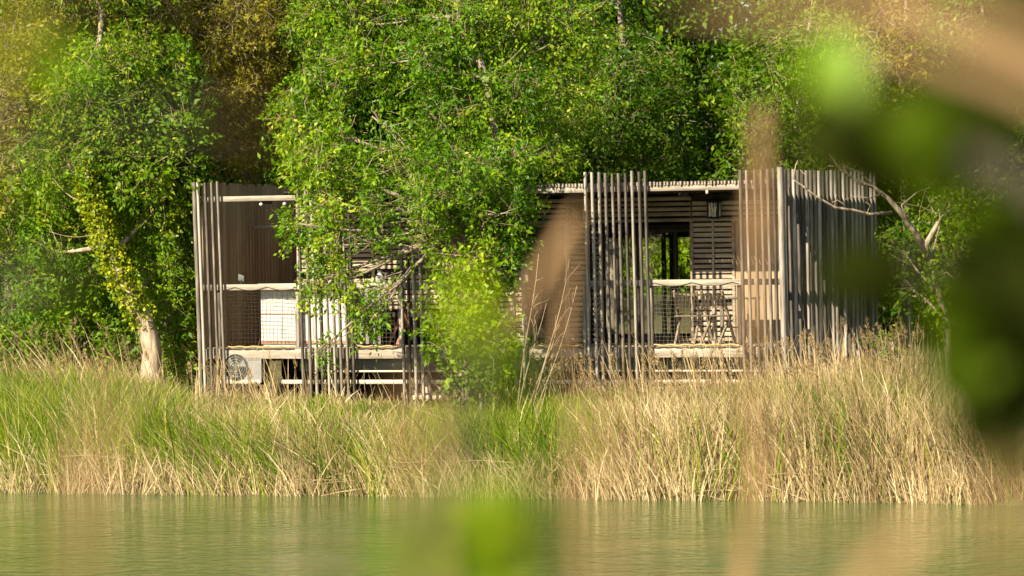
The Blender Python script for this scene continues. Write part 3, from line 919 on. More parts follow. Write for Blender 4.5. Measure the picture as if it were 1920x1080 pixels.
def ivy(root, bs, fine, r_):
    m = len(fine)
    P = []
    for i in range(int(m * .19), int(m * .8)):
        n = int(420 * (1 - .5 * abs(i / m - .5)))
        t = r_.random(n)
        c = fine[i] + (fine[min(i + 1, m - 1)] - fine[i]) * t[:, None]
        d = unit(r_.normal(size=(n, 3)))
        P.append(c + d * r_.uniform(.1, .27, n)[:, None])
    P = np.concatenate(P); n = len(P)
    V, Fq = leaves_mesh(P, unit(r_.normal(size=(n, 3)) + (0, 0, -.6)), unit(r_.normal(size=(n, 3)) + SUNN), r_.uniform(.035, .085, n), r_.uniform(.03, .07, n))
    mesh_np("ivy", V, Fq, M['leaf_ivy'], root, np.clip(r_.normal(.4, .3, n), 0, 1))
    for (a, b) in ((.62, (-1.0, -.2, .6)), (.5, (-.8, -.2, .1)), (.82, (.5, -.2, .8))):
        mb = MB()
        st = fine[int(m * a)]
        limb(mb, st, st + np.array(b), .016, .004, r_, 8, .3, 5)
        mb.build("bare_branch", 'twig', root, True)
tree("ivy_clad_tree", "leaning pale trunk with yellow ivy standing left of the cabin",
     [(190, 180, 62.7, 120, 100, 1.3, 2.4), (120, 300, 62.8, 110, 80, 1.2, 2.4), (280, 290, 63, 90, 90, 1.2, 2.6), (310, 380, 63.2, 62.2, 70, 1, 2.6), (260, 120, 63.2, 90, 80, 1.2, 2.4), (175, 240, 62.6, 62, 60, .6, 2.2), (200, 120, 62.2, 62.2, 70, .8, 2.4), (90, 470, 62.8, 50, 35, .5, 1.2), (305, 500, 63.6, 42, 60, .6, 2.4), (140, -100, 63.7, 240, 140, 2.2, 1.2)],
     [(294, 728, 61.8), (276, 620, 61.8), (240, 545, 61.8), (204, 478, 61.9), (179, 405, 62.0), (164, 350, 62.1), (175, 180, 63.0), (190, 20, 63.4)], .165, 'leaf_bright', 15, bark='pale_bark', leaf=.07, gap=.26, extra=ivy, tint_shift=.12)

tree("olive_tree", "olive brown thinly leaved tree behind the cabin's left end",
     [(430, 70, 67, 110, 90, 1.6, 2.6), (400, 190, 66.5, 90, 80, 1.4, 2.0), (490, 190, 67, 80, 90, 1.4, 2.2), (450, 290, 66.5, 100, 50, 1.2, 1.6), (520, 60, 68, 80, 110, 1.5, 2.2), (350, 40, 67, 70, 80, 1.3, 2.0), (440, -130, 68, 200, 130, 2, 1.2)],
     [(470, 720, 67.5), (470, 400, 67.5), (450, 200, 67.3), (440, -20, 67.5)], .12, 'leaf_olive', 16, leaf=.075, gap=.36, twigs=.8)

tree("yellowish_tree", "yellow olive tree crown at the far left top edge",
     [(40, 60, 64, 110, 90, 1.5, 2.4), (20, 200, 63.5, 90, 90, 1.4, 2.2), (150, 40, 64.5, 80, 70, 1.3, 2.0), (-60, 330, 63.5, 90, 100, 1.3, 2.0), (40, -120, 65, 200, 120, 2, 1.2)],
     [(20, 700, 64.5), (20, 400, 64.5), (40, 200, 64.5), (50, -20, 65)], .12, 'leaf_olive', 17, leaf=.075, gap=.3, twigs=.6, tint_shift=.15)

tree("round_maple", "fresh green rounded crown behind the ivy clad trunk",
     [(290, 130, 63.5, 70, 60, 1.2, 3.0), (310, 230, 63, 80, 60, 1.2, 2.8), (250, 330, 63, 100, 60, 1.3, 2.4), (340, 310, 63, 50, 60, 1, 2.6)],
     [(310, 700, 64), (310, 450, 64), (300, 250, 64), (295, 120, 64)], .09, 'leaf_deep', 18, leaf=.085, aspect=.6, gap=.2, tint_shift=.3)

def bush(name, label, spec, seed, mat, group=None, **kw):
    px, py, Y = spec[0][:3]
    return tree(name, label, spec, [(px, 740, Y), (px + 5, 640, Y), (px, py, Y)], .04, mat, seed, cat="bush", parent_group=group, **kw)
bush("hazel_bush", "mid green bush at the left edge behind the tall grass", [(40, 520, 63.6, 100, 120, 1.0, 2.6), (20, 620, 63.2, 90, 90, 1, 2.4), (60, 400, 64, 100, 70, 1.0, 2.4)], 21, 'leaf_bright', leaf=.08, gap=.22, tint_shift=.08)
bush("elder_bush", "broad green bush left of the ivy clad trunk", [(150, 560, 63.8, 90, 110, .9, 2.6), (140, 650, 63.4, 90, 60, .8, 2.4), (180, 430, 64.2, 100, 80, 1.0, 2.4), (240, 640, 63.6, 60, 60, .7, 2.4)], 22, 'leaf_bright', leaf=.08, gap=.24, tint_shift=.1)
bush("dogwood_bush", "dense green bush filling the gap between trunk and cabin", [(318, 560, 63.2, 50, 120, .9, 3.0), (325, 660, 63, 40, 70, .7, 2.8), (315, 440, 63.4, 52, 70, .9, 2.8)], 23, 'leaf_bright', leaf=.075, gap=.2, tint_shift=.05)

def bare(root, bs, fine, r_):
    m = MB()
    def P(px, py, Y): return np.array(at(px, py, Y)) - bs
    def path(pts, r0, r1):
        n = len(pts); m = MB()
        m.tube([tuple(P(*p)) for p in pts], [r0 + (r1 - r0) * i / (n - 1) for i in range(n)], 6)
        m.build("bare_branch", 'pale_bark', root, True)
    path([(1742, 480, 58.5), (1718, 440, 58.3), (1690, 400, 58), (1665, 372, 57.9), (1640, 352, 57.8), (1600, 335, 57.7), (1575, 318, 57.6), (1556, 290, 57.5)], .06, .008)
    path([(1742, 485, 58.5), (1735, 460, 58.4), (1752, 430, 58.4), (1760, 415, 58.4)], .055, .03)
    path([(1672, 398, 58), (1630, 402, 57.8), (1600, 394, 57.6), (1565, 389, 57.5), (1530, 368, 57.3), (1500, 345, 57.2), (1487, 336, 57.2), (1492, 310, 57.2), (1496, 300, 57.2)], .026, .007)
    path([(1645, 356, 57.8), (1620, 330, 57.8), (1600, 318, 57.8), (1570, 312, 57.8), (1552, 311, 57.8)], .014, .005)
    path([(1640, 352, 57.8), (1610, 345, 57.6), (1585, 322, 57.6), (1580, 300, 57.6)], .014, .005)
    path([(1655, 362, 57.8), (1630, 372, 57.6), (1605, 368, 57.6), (1585, 374, 57.5)], .012, .005)
    path([(1585, 385, 57.5), (1570, 375, 57.5), (1560, 380, 57.5)], .009, .004)
    path([(1510, 352, 57.2), (1512, 330, 57.2), (1500, 318, 57.2)], .008, .004)
    path([(1625, 400, 57.8), (1632, 385, 57.8), (1622, 378, 57.8)], .009, .004)
    path([(1565, 389, 57.5), (1568, 365, 57.5), (1562, 360, 57.5)], .007, .003)
    path([(1700, 410, 58), (1690, 385, 58), (1720, 360, 58), (1750, 350, 58)], .012, .005)
    path([(1755, 520, 58.5), (1775, 510, 58.4), (1800, 535, 58.4)], .018, .006)
    nfi = len(fine); Pp = []
    for i in range(int(nfi * .3), nfi - 1):
        n = 45
        c = fine[i] + (fine[i + 1] - fine[i]) * r_.random(n)[:, None]
        Pp.append(c + unit(r_.normal(size=(n, 3))) * r_.uniform(.06, .2, n)[:, None])
    Pp = np.concatenate(Pp); n = len(Pp)
    V, Fq = leaves_mesh(Pp, unit(r_.normal(size=(n, 3)) + (0, 0, -.6)), unit(r_.normal(size=(n, 3)) + SUNN), r_.uniform(.05, .09, n), r_.uniform(.045, .075, n))
    mesh_np("ivy", V, Fq, M['leaf_lime'], root, np.clip(r_.normal(.5, .25, n), 0, 1))
tree("dead_limbed_tree", "small tree with bare pale limbs reaching over the right slat screen",
     [(1690, 470, 59.6, 60, 45, .8, 2.0), (1820, 470, 59.6, 60, 60, .8, 2.4), (1800, 560, 59.4, 70, 50, .8, 2.4), (1700, 540, 59.6, 50, 35, .6, 1.6), (1760, 390, 60, 60, 40, .7, 1.4)],
     [(1785, 690, 58.6), (1776, 600, 58.6), (1755, 530, 58.5), (1742, 480, 58.5)], .085, 'leaf_bright', 31, bark='pale_bark', leaf=.075, gap=.3, extra=bare)

tree("thicket_tree", "twiggy olive tree in the upper right behind the slat screen",
     [(1660, 130, 65, 80, 70, 1.2, 1.6), (1620, 300, 64, 70, 50, 1, 1.6), (1720, 250, 65, 90, 90, 1.3, 2.0), (1720, 60, 66, 110, 90, 1.5, 1.8), (1700, -110, 67, 160, 120, 1.8, 1.2)],
     [(1700, 720, 65.5), (1700, 450, 65.5), (1690, 250, 65.5), (1700, -20, 66)], .1, 'leaf_olive', 32, leaf=.08, gap=.35, twigs=.9)
tree("right_edge_tree", "green tree rising at the far right top edge",
     [(1810, 60, 63, 70, 90, 1.1, 2.4), (1880, 180, 63, 80, 110, 1.2, 2.0), (1840, 330, 63, 90, 90, 1.2, 2.0), (1940, 420, 62.5, 90, 120, 1.2, 2.0), (1900, 580, 62, 90, 100, 1.1, 2.0), (1860, -110, 64, 160, 120, 1.8, 1.2)],
     [(1870, 720, 63.5), (1870, 450, 63.5), (1850, 250, 63.5), (1840, 0, 63.8)], .12, 'leaf_mid', 33, leaf=.08, gap=.28)
bush("bramble_bush", "low green bush between the reeds and the right slat screen", [(1670, 690, 57.2, 28, 42, .3, 2.0), (1655, 640, 57.3, 22, 25, .25, 1.4)], 34, 'leaf_lime', leaf=.06, gap=.3, tint_shift=-.2)
bush("sunlit_thicket", "sunlit bush seen through the cabin's glazed opening", [(1200, 480, 80, 90, 80, 1.3, 3.6), (1290, 520, 79.6, 80, 100, 1.2, 3.4), (1140, 560, 79.6, 70, 80, 1.2, 3.2), (1240, 600, 79.2, 100, 60, 1.0, 3.2)], 35, 'leaf_lime', leaf=.12, gap=.25)

# dry twiggy branches beside the middle door
def dry_twigs(name, label, pts, seed):
    r_ = np.random.default_rng(seed)
    b = np.array(at(*pts[0])); gz = float(ground_z(b[0], b[1]))
    root = empty(name, (b[0], b[1], gz)); tag(root, label, "dead branch"); bs = np.array((b[0], b[1], gz))
    m = MB()
    for tx, ty in pts[1:]:
        e = np.array(at(tx, ty, pts[0][2] - .1)) - bs
        s = np.array((r_.uniform(-.1, .1), 0, -0.05))
        mid = limb(m, s, e, .016, .004, r_, 8, .1, 5)
        for k in range(5):
            i = r_.integers(4, 8)
            limb(m, mid[i], mid[i] + unit(e - s) * r_.uniform(.1, .4) + r_.normal(size=3) * .12, .006, .003, r_, 4, .3, 4)
    m.build("stem", 'twig', root, True)
    return root
dry_twigs("dead_branch", "pale dead branch sprawling before the porch door", [(965, 720, 57.3), (1060, 490), (1075, 545), (1060, 590), (1020, 560), (1040, 640), (1000, 480)], 41)

def px_of(p):
    d = p - np.array((0, 0, CAMZ))
    w_ = d @ np.array(fw)
    return 960 + F * (d @ np.array(rt)) / w_, 540 - F * (d @ np.array(up)) / w_, w_
# rank of trees closing the view behind
protos = []
PLACES = [(-9999, "beyond the left edge bushes"), (70, "behind the yellowish crown at the far left"), (230, "behind the ivy clad trunk"), (380, "behind the boarded left terrace"), (560, "behind the leaning tree's left side"), (760, "behind the leaning tree's middle"), (960, "above the porch door"), (1130, "above the middle slat screen"), (1290, "behind the right lantern and folding chairs"), (1420, "behind the willow at the right corner"), (1560, "behind the right slat screen"), (1720, "behind the dead limbed tree"), (1860, "beyond the right edge of the wood")]
used_labels = {}
def wood_label(k, x, y, row):
    px = px_of(np.array([[x, y, CAMZ]]))[0][0]
    pl = [t for a, t in PLACES if a <= px][-1]
    base = ["dark green", "mid green", "deep green leafy", "olive green"][k] + " tree in the " + ["front", "middle", "rear"][row] + " rank, " + pl
    n_ = used_labels.get(base, 0); used_labels[base] = n_ + 1
    return base if n_ == 0 else base.replace(" tree in", [" tree", " slimmer tree", " broader tree"][n_] + " in")
def backdrop_tree(seed, mat, label, x, y, h):
    r_ = np.random.default_rng(seed)
    gz = float(ground_z(x, y))
    root = empty("background_tree", (x, y, gz))
    tag(root, label, "tree", "trees of the wood behind the cabin")
    m = MB(); m.tube([(0, 0, -.2), (.1, 0, h * .3), (.0, .1, h * .6), (.1, 0, h * .9)], [.2, .16, .11, .03], 8)
    lob = []
    for k in range(11):
        t = (k + .5) / 11
        a = k * 2.4
        rr = 1.5 * math.sin(math.pi * min(1, .25 + .75 * t)) + .4
        lob.append((np.array((math.cos(a) * rr * .75, math.sin(a) * rr * .75, .8 + t * (h - 1.2))), np.array((1.35, 1.35, 1.0)) * r_.uniform(.9, 1.25), 2.0))
        limb(m, (0, 0, .5 + t * (h - 2.2)), lob[-1][0], .06, .015, r_)
    m.build("trunk", 'dark_bark', root, True)
    foliage("crown", root, mat, lob, r_, leaf=.12, per=11, gap=.18, spray_len=.5, spray_px=240, twigs=.12)
    return root
kinds = [("leaf_dark_shade", "dark green tree in the shadowed wood behind the cabin"), ("leaf_mid", "mid green tree in the wood behind the cabin"), ("leaf_deep", "deep green leafy tree in the wood behind the cabin"), ("leaf_olive", "olive green tree in the wood behind the cabin")]
spots = []
for row, (yy, n, x0, x1) in enumerate(((71.5, 9, -12.5, 13), (76.5, 9, -11.5, 14), (83, 10, -15, 16))):
    for i in range(n):
        spots.append((x0 + (x1 - x0) * i / (n - 1) + random.uniform(-.5, .5), yy + random.uniform(-1, 1) - 0.25 * (x0 + (x1 - x0) * i / (n - 1)) * .4, row))
for i, (x, y, row) in enumerate(spots):
    if row == 0 and -6.2 < x < 5.6: continue            # clearing behind the cabin
    if row == 1 and -1.6 < x < 6.2: continue
    k = [0, 1, 2, 0, 1, 3, 2][(i * 3 + row) % 7]
    if 2.2 < x < 5.5: k = 0  # shadowed gap above the right roof painted in with the darkest leaves
    pr = next((p for p in protos if p[0] == k), None)
    h = random.uniform(9, 12)
    if pr is None:
        r0 = backdrop_tree(100 + k, kinds[k][0], wood_label(k, x, y, row), x, y, 10.5)
        protos.append((k, r0)); continue
    src = pr[1]
    c = src.copy(); COL.objects.link(c)
    c['label'] = wood_label(k, x, y, row)
    c.location = (x, y, float(ground_z(x, y)) - .1)
    c.rotation_euler = (0, 0, random.uniform(0, 6.28)); s = h / 10.5; c.scale = (s * 1.05, s * 1.05, s)
    for ch in src.children:
        d = ch.copy(); COL.objects.link(d); d.parent = c
# far-off wood on the slope: one mass
r_ = np.random.default_rng(77)
n = 26000
x = r_.uniform(-24, 24, n); y = r_.uniform(90, 104, n)
z = ground_z(x, y) + r_.uniform(0, 11, n)
V, Fq = leaves_mesh(np.stack([x, y, z], 1), unit(r_.normal(size=(n, 3))), unit(r_.normal(size=(n, 3)) + (0, -.5, .5)), r_.uniform(.25, .6, n), r_.uniform(.18, .4, n))
o = mesh_np("distant_wood", V, Fq, M['leaf_dark_shade'], None, r_.random(n)); tag(o, kind="stuff")

# ------------------------------------------------------------------ reeds and grass
def blades(name, B, H, lean, wd, mat, tint, r_, bend=.25):
    """tapered three-segment blades: base B, height H, lean vector (x, y per metre), width"""
    n = len(B)
    side = unit(np.stack([r_.normal(1, .35, n), r_.normal(0, .5, n), np.zeros(n)], 1))
    dirn = np.concatenate([lean, np.ones((n, 1))], 1); dirn = dirn / np.linalg.norm(dirn, axis=1, keepdims=True)
    bd = r_.normal(size=(n, 3)) * np.array((1, 1, .1)) * bend + np.concatenate([lean, np.zeros((n, 1))], 1) * .6
    rows = []
    for t, wf in ((0, .9), (.38, 1.0), (.72, .7), (1, .08)):
        c = B + dirn * (H * t)[:, None] + bd * (H * t * t)[:, None] * .55
        c[:, 2] -= H * t ** 3 * .12
        rows += [c - side * (wd * wf * .5)[:, None], c + side * (wd * wf * .5)[:, None]]
    V = np.stack(rows, 1).reshape(-1, 3)
    b = np.arange(n)[:, None, None] * 8
    q = np.array([(0, 1, 3, 2), (2, 3, 5, 4), (4, 5, 7, 6)])
    o = mesh_np(name, V, (b + q[None]).reshape(-1, 4), mat, None, np.repeat(tint, 3))
    return o
TOPX = [-200, 0, 150, 300, 370, 450, 560, 640, 800, 900, 1000, 1100, 1200, 1300, 1400, 1480, 1600, 1700, 1760, 1850, 1920, 2100]
TOPY = [675, 675, 672, 705, 748, 742, 745, 755, 762, 742, 732, 732, 728, 722, 714, 694, 672, 668, 690, 750, 810, 820]
def reed_bed(name, n, vlo, vhi, hmin, hmax, wlo, whi, mat, dens, r_, leanx=-.10, leansd=.3, over=0.0, vpow=1.0, bend=.25, pxr=(-150, 2080), tsh=0.0, zmin=-.14):
    u = r_.uniform(-9, 19, n * 3); v = vlo + (vhi - vlo) * r_.random(n * 3) ** vpow
    x = ORG.x + EX.x * u + EY.x * v; y = ORG.y + EX.y * u + EY.y * v
    B = np.stack([x, y, ground_z(x, y) - .03], 1)
    px, py, w_ = px_of(B)
    k = (B[:, 2] > zmin) & (px > pxr[0]) & (px < pxr[1]) & (r_.random(n * 3) < dens(px, v, B))
    B, px, py, w_, v = B[k][:n], px[k][:n], py[k][:n], w_[k][:n], v[k][:n]
    n = len(B)
    patch = noise3(B, .7)
    lim = np.interp(px, TOPX, TOPY) - over * r_.random(n) ** 2.2 + 9 * noise3(B * (1, 1, 0), .35)
    Hl = (py - lim) * w_ / F
    H = np.minimum(r_.uniform(hmin, hmax, n), Hl * r_.uniform(.8, 1.06, n))
    ok = H > .12
    B, px, H, patch, v = B[ok], px[ok], H[ok], patch[ok], v[ok]; n = len(B)
    calm = np.interp(px, [1050, 1250], [1, .55])
    ln = np.stack([(r_.normal(leanx, leansd, n) + .22 * noise3(B, 1.1)) * calm, r_.normal(-.05, .12, n)], 1)
    tint = np.clip(r_.normal(.5, .24, n) + .16 * patch + tsh, 0, 1)
    o = blades(name, B, H, ln, np.clip(wlo * np.exp(r_.normal(.25, .45, n)), .004, whi * 1.5), M[mat], tint, r_, bend)
    tag(o, kind="stuff")
    return o
GREEN = [(-200, .95), (0, .95), (200, .8), (320, .9), (400, .8), (480, .5), (600, .62), (700, .85), (780, .8), (880, 1.05), (1020, 1.0), (1120, .7), (1250, .36), (1400, .28), (1600, .22), (1920, .2)]
def green_share(px, v, B):
    g = np.interp(px, [a for a, _ in GREEN], [b for _, b in GREEN])
    return np.clip(g + .38 * noise3(B, .8) - .1 * (v < -3.2), 0.02, .95)
rr = np.random.default_rng(55)
reed_bed("dry_reeds", 20000, -3.85, 0.0, 1.0, 1.75, .008, .018, 'straw', lambda px, v, B: 1 - green_share(px, v, B), rr, over=35)
reed_bed("green_reeds", 26000, -3.85, 0.0, .9, 1.7, .008, .018, 'sedge', green_share, rr, over=20)
reed_bed("shore_reeds", 7500, -4.15, -3.3, .35, 1.0, .006, .013, 'straw', lambda px, v, B: .9 + 0 * px, rr, leansd=.3, tsh=.12, leanx=-.05)
reed_bed("wading_reeds", 1100, -4.7, -3.8, .5, 1.3, .006, .013, 'straw', lambda px, v, B: np.clip(noise3(B * (1, 1, 0), .45) - .15, 0, 1), rr, leansd=.28, tsh=-.1, zmin=-.6)
reed_bed("wading_sedge", 500, -4.6, -3.8, .5, 1.2, .006, .013, 'sedge', lambda px, v, B: np.clip(noise3(B * (1, 1, 0) + 9, .5) - .25, 0, 1), rr, leansd=.28, zmin=-.6)
# loose tall stalks standing over the bed, before the cabin front
def tall_d(px, v, B):
    return np.interp(px, [-100, 0, 200, 380, 470, 560, 640, 700, 900, 980, 1050, 1150, 1400, 1500, 1720, 1760, 1800], [.3, .4, .45, .3, .5, .35, .12, .1, .1, .4, .5, .55, .7, .9, .9, .3, 0])
o = reed_bed("tall_dry_reeds", 2600, -2.2, -.25, 1.3, 2.6, .008, .014, 'straw', tall_d, rr, over=140, bend=.12, leansd=.14, leanx=-.1)
reed_bed("left_bank_grass", 7000, -1.0, 3.5, .5, 1.2, .006, .012, 'sedge', lambda px, v, B: (px < 385) * .9, rr, over=30, pxr=(-200, 385), tsh=.15)
reed_bed("left_bank_straw", 3500, -1.0, 3.5, .6, 1.3, .005, .011, 'straw', lambda px, v, B: (px < 385) * .9, rr, over=45, pxr=(-200, 385), leanx=0)
reed_bed("right_bank_reeds", 5000, -1.5, 3.0, 1.2, 2.4, .006, .012, 'straw', lambda px, v, B: (px > 1475) * .9, rr, over=60, pxr=(1478, 1800))
# stalks that still carry their seed plumes
rp = np.random.default_rng(71)
u = rp.uniform(-6, 15, 900); v = rp.uniform(-3.0, -.2, 900)
x = ORG.x + EX.x * u + EY.x * v; y = ORG.y + EX.y * u + EY.y * v
B = np.stack([x, y, ground_z(x, y) - .03], 1)
px, py, w_ = px_of(B)
k = (rp.random(900) < np.interp(px, [0, 360, 420, 900, 980, 1450, 1740, 1770], [.5, .4, .15, .1, .5, .9, .9, .1]))
B, px, py, w_ = B[k], px[k], py[k], w_[k]
H = np.minimum(rp.uniform(1.2, 2.2, len(B)), (py - np.interp(px, TOPX, TOPY) + rp.uniform(-15, 75, len(B))) * w_ / F)
T = B + np.stack([rp.normal(-.1, .13, len(B)) * H, rp.normal(0, .1, len(B)) * H, H], 1)
o = sticks("plumed_stalks", B, (B + T) / 2 + rp.normal(size=B.shape) * .02, T, np.full(len(B), .005), M['straw'], None, np.repeat(rp.uniform(.3, .9, len(B)), 6)); tag(o, kind="stuff")
n = 46
t = rp.random((len(B), n, 1))
dirn = unit(T - B)[:, None, :]
P = T[:, None, :] - dirn * (.16 * t - .02) + rp.normal(size=(len(B), n, 3)) * .016 * (1.2 - .8 * (1 - t))
V, Fq = leaves_mesh(P.reshape(-1, 3), unit((dirn + rp.normal(size=(len(B), n, 3)) * .5 + (-.35, 0, -.1)).reshape(-1, 3)), unit(rp.normal(size=(len(B) * n, 3)) + SUNN), rp.uniform(.025, .06, len(B) * n), rp.uniform(.006, .013, len(B) * n))
o = mesh_np("reed_plumes", V, Fq, M['straw'], None, np.clip(rp.normal(.3, .15, len(B) * n), 0, 1)); tag(o, kind="stuff")
# fallen stalks lying low along the water
n = 900
u = rr.uniform(-9, 17, n); v = rr.uniform(-3.9, -2.8, n)
x = ORG.x + EX.x * u + EY.x * v; y = ORG.y + EX.y * u + EY.y * v
A = np.stack([x, y, ground_z(x, y) + rr.uniform(.03, .5, n)], 1)
d = np.stack([rr.normal(0, 1, n) , rr.normal(0, .3, n), rr.normal(0, .18, n)], 1); d = unit(d) * rr.uniform(.4, 1.1, n)[:, None]
o = sticks("fallen_stalks", A, A + d * .5 + rr.normal(size=(n, 3)) * .02, A + d, np.full(n, .006), M['straw'], None, np.repeat(rr.uniform(.4, 1, n), 6)); tag(o, kind="stuff")

# ------------------------------------------------------------------ plants of the near bank, close to the camera (out of focus)
def leaf_shape(mat):
    """a pointed oval leaf of unit length along +Y, folded along the midrib, a short stalk"""
    prof = [(0, .0), (.12, .17), (.3, .27), (.5, .29), (.7, .22), (.87, .1), (1, 0)]
    V, Fq = [], []
    for t, w_ in prof:
        dz = -.22 * (t - .3) ** 2
        V += [(-w_, t, dz + w_ * .25), (0, t, dz), (w_, t, dz + w_ * .25)]
    for i in range(len(prof) - 1):
        a = i * 3
        Fq += [(a, a + 1, a + 4, a + 3), (a + 1, a + 2, a + 5, a + 4)]
    o = mesh_np("leaf", np.array(V), np.array(Fq), M[mat], None, np.full(len(Fq), .5), smooth=True)
    me = o.data
    bpy.data.objects.remove(o)
    return me
_leaf = {}
frand = random.Random(99)
CAMV = Vector((0, -1, 0))
DARKN = (CAMV - SUNV * CAMV.dot(SUNV)).normalized()
def near_leaf(parent, bs, px, py, d, ln_px, ang, mat, nrm):
    """one broad leaf: ang = direction of its tip in the upright plane (0 = right, 90 = up)"""
    if mat not in _leaf: _leaf[mat] = leaf_shape(mat)
    o = bpy.data.objects.new("leaf", _leaf[mat]); COL.objects.link(o)
    p = at(px, py, d) - bs
    yv = Vector((math.cos(ang), frand.uniform(-.25, .25), math.sin(ang)))
    zv = nrm - yv.normalized() * nrm.dot(yv.normalized())
    yv.normalize(); zv.normalize(); xv = yv.cross(zv)
    s_ = ln_px * d / F
    m4 = Matrix((( xv.x * s_, yv.x * s_, zv.x * s_, p.x), (xv.y * s_, yv.y * s_, zv.y * s_, p.y), (xv.z * s_, yv.z * s_, zv.z * s_, p.z), (0, 0, 0, 1)))
    o.parent = parent
    o.matrix_local = m4 @ Matrix.Translation((0, -.5, 0))
    return o
def lit_n(): return (CAMV * .5 + SUNV + Vector((frand.uniform(-.4, .4), frand.uniform(-.2, .2), frand.uniform(-.4, .4)))).normalized()
def dark_n(): return (DARKN + Vector((frand.uniform(-.25, .25), frand.uniform(-.2, .2), frand.uniform(-.25, .25)))).normalized()
def near_plant(name, label, cat, base_px, base_d, stems, clusters, singles=()):
    """stems: lists of (px, py, d, radius in m); clusters: (px, py, rx, ry, n, d, leaf px, material, lit?)"""
    b = at(base_px, 540, base_d); gz = float(ground_z(b.x, b.y))
    bs = Vector((b.x, b.y, gz))
    root = empty(name, bs); tag(root, label, cat)
    for st in stems:
        m = MB()
        m.tube([tuple(at(q[0], q[1], q[2]) - bs) if q[1] is not None else (0, 0, -.05) for q in st], [q[3] for q in st], 7)
        m.build("stem", 'dark_bark', root, True)
    for px, py, rx, ry, n_, d, lp, mat, lit in clusters:
        for _ in range(n_):
            a = frand.uniform(0, 6.28); r2 = math.sqrt(frand.random())
            near_leaf(root, bs, px + rx * r2 * math.cos(a), py + ry * r2 * math.sin(a), d + frand.uniform(-.18, .18), lp * frand.uniform(.75, 1.25), frand.uniform(-2.6, -.5), mat, lit_n() if lit else dark_n())
    for px, py, d, lp, ang, mat, lit in singles:
        near_leaf(root, bs, px, py, d, lp, R(ang), mat, lit_n() if lit else dark_n())
    return root

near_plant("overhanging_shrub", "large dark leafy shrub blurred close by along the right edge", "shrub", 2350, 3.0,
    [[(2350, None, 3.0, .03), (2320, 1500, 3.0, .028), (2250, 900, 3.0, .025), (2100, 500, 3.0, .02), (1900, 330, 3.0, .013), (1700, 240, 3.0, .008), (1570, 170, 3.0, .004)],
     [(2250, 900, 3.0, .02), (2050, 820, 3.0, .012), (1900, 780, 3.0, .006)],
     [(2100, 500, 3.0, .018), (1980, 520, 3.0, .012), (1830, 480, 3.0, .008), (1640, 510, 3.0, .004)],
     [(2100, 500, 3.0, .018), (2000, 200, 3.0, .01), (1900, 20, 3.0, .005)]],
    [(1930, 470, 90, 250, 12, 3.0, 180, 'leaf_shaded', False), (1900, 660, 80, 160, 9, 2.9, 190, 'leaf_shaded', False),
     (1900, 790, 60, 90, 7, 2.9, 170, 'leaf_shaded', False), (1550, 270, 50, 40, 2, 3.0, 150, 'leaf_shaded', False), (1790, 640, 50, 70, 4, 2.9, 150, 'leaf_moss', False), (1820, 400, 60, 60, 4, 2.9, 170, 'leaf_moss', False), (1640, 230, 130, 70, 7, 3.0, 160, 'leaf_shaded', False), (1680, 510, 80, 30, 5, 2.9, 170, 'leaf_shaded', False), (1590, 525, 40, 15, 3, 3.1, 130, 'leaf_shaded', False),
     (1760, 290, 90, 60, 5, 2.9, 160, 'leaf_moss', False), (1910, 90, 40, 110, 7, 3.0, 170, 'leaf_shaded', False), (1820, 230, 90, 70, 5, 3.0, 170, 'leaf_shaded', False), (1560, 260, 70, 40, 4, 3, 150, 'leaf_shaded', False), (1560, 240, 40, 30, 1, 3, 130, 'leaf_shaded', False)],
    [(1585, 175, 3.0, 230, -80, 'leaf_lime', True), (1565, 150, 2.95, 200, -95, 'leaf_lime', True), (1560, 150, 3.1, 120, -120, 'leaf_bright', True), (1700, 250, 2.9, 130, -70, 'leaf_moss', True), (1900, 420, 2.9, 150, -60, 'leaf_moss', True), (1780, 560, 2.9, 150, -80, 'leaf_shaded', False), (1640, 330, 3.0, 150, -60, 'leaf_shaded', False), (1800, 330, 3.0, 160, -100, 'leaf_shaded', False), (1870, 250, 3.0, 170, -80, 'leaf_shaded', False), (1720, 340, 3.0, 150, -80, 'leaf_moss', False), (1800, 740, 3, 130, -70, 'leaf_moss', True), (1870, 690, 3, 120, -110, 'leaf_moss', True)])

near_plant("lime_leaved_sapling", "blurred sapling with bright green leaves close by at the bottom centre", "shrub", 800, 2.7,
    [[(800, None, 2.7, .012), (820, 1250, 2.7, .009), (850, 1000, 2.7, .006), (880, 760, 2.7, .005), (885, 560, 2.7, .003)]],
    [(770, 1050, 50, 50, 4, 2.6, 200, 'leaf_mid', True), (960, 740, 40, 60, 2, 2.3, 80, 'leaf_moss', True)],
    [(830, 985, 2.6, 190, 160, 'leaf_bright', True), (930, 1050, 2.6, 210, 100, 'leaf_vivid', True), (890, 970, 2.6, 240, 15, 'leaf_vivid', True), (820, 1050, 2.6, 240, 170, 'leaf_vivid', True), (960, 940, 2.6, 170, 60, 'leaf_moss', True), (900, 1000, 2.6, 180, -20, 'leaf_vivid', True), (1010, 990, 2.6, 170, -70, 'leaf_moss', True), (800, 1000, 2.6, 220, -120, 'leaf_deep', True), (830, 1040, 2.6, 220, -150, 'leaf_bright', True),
     (890, 600, 2.3, 110, -70, 'leaf_vivid', True), (860, 560, 2.3, 70, -130, 'leaf_vivid', True), (930, 640, 2.3, 80, -60, 'leaf_moss', True), (960, 1070, 2.6, 140, -20, 'leaf_bright', True), (990, 700, 2.3, 90, -80, 'leaf_moss', False)])

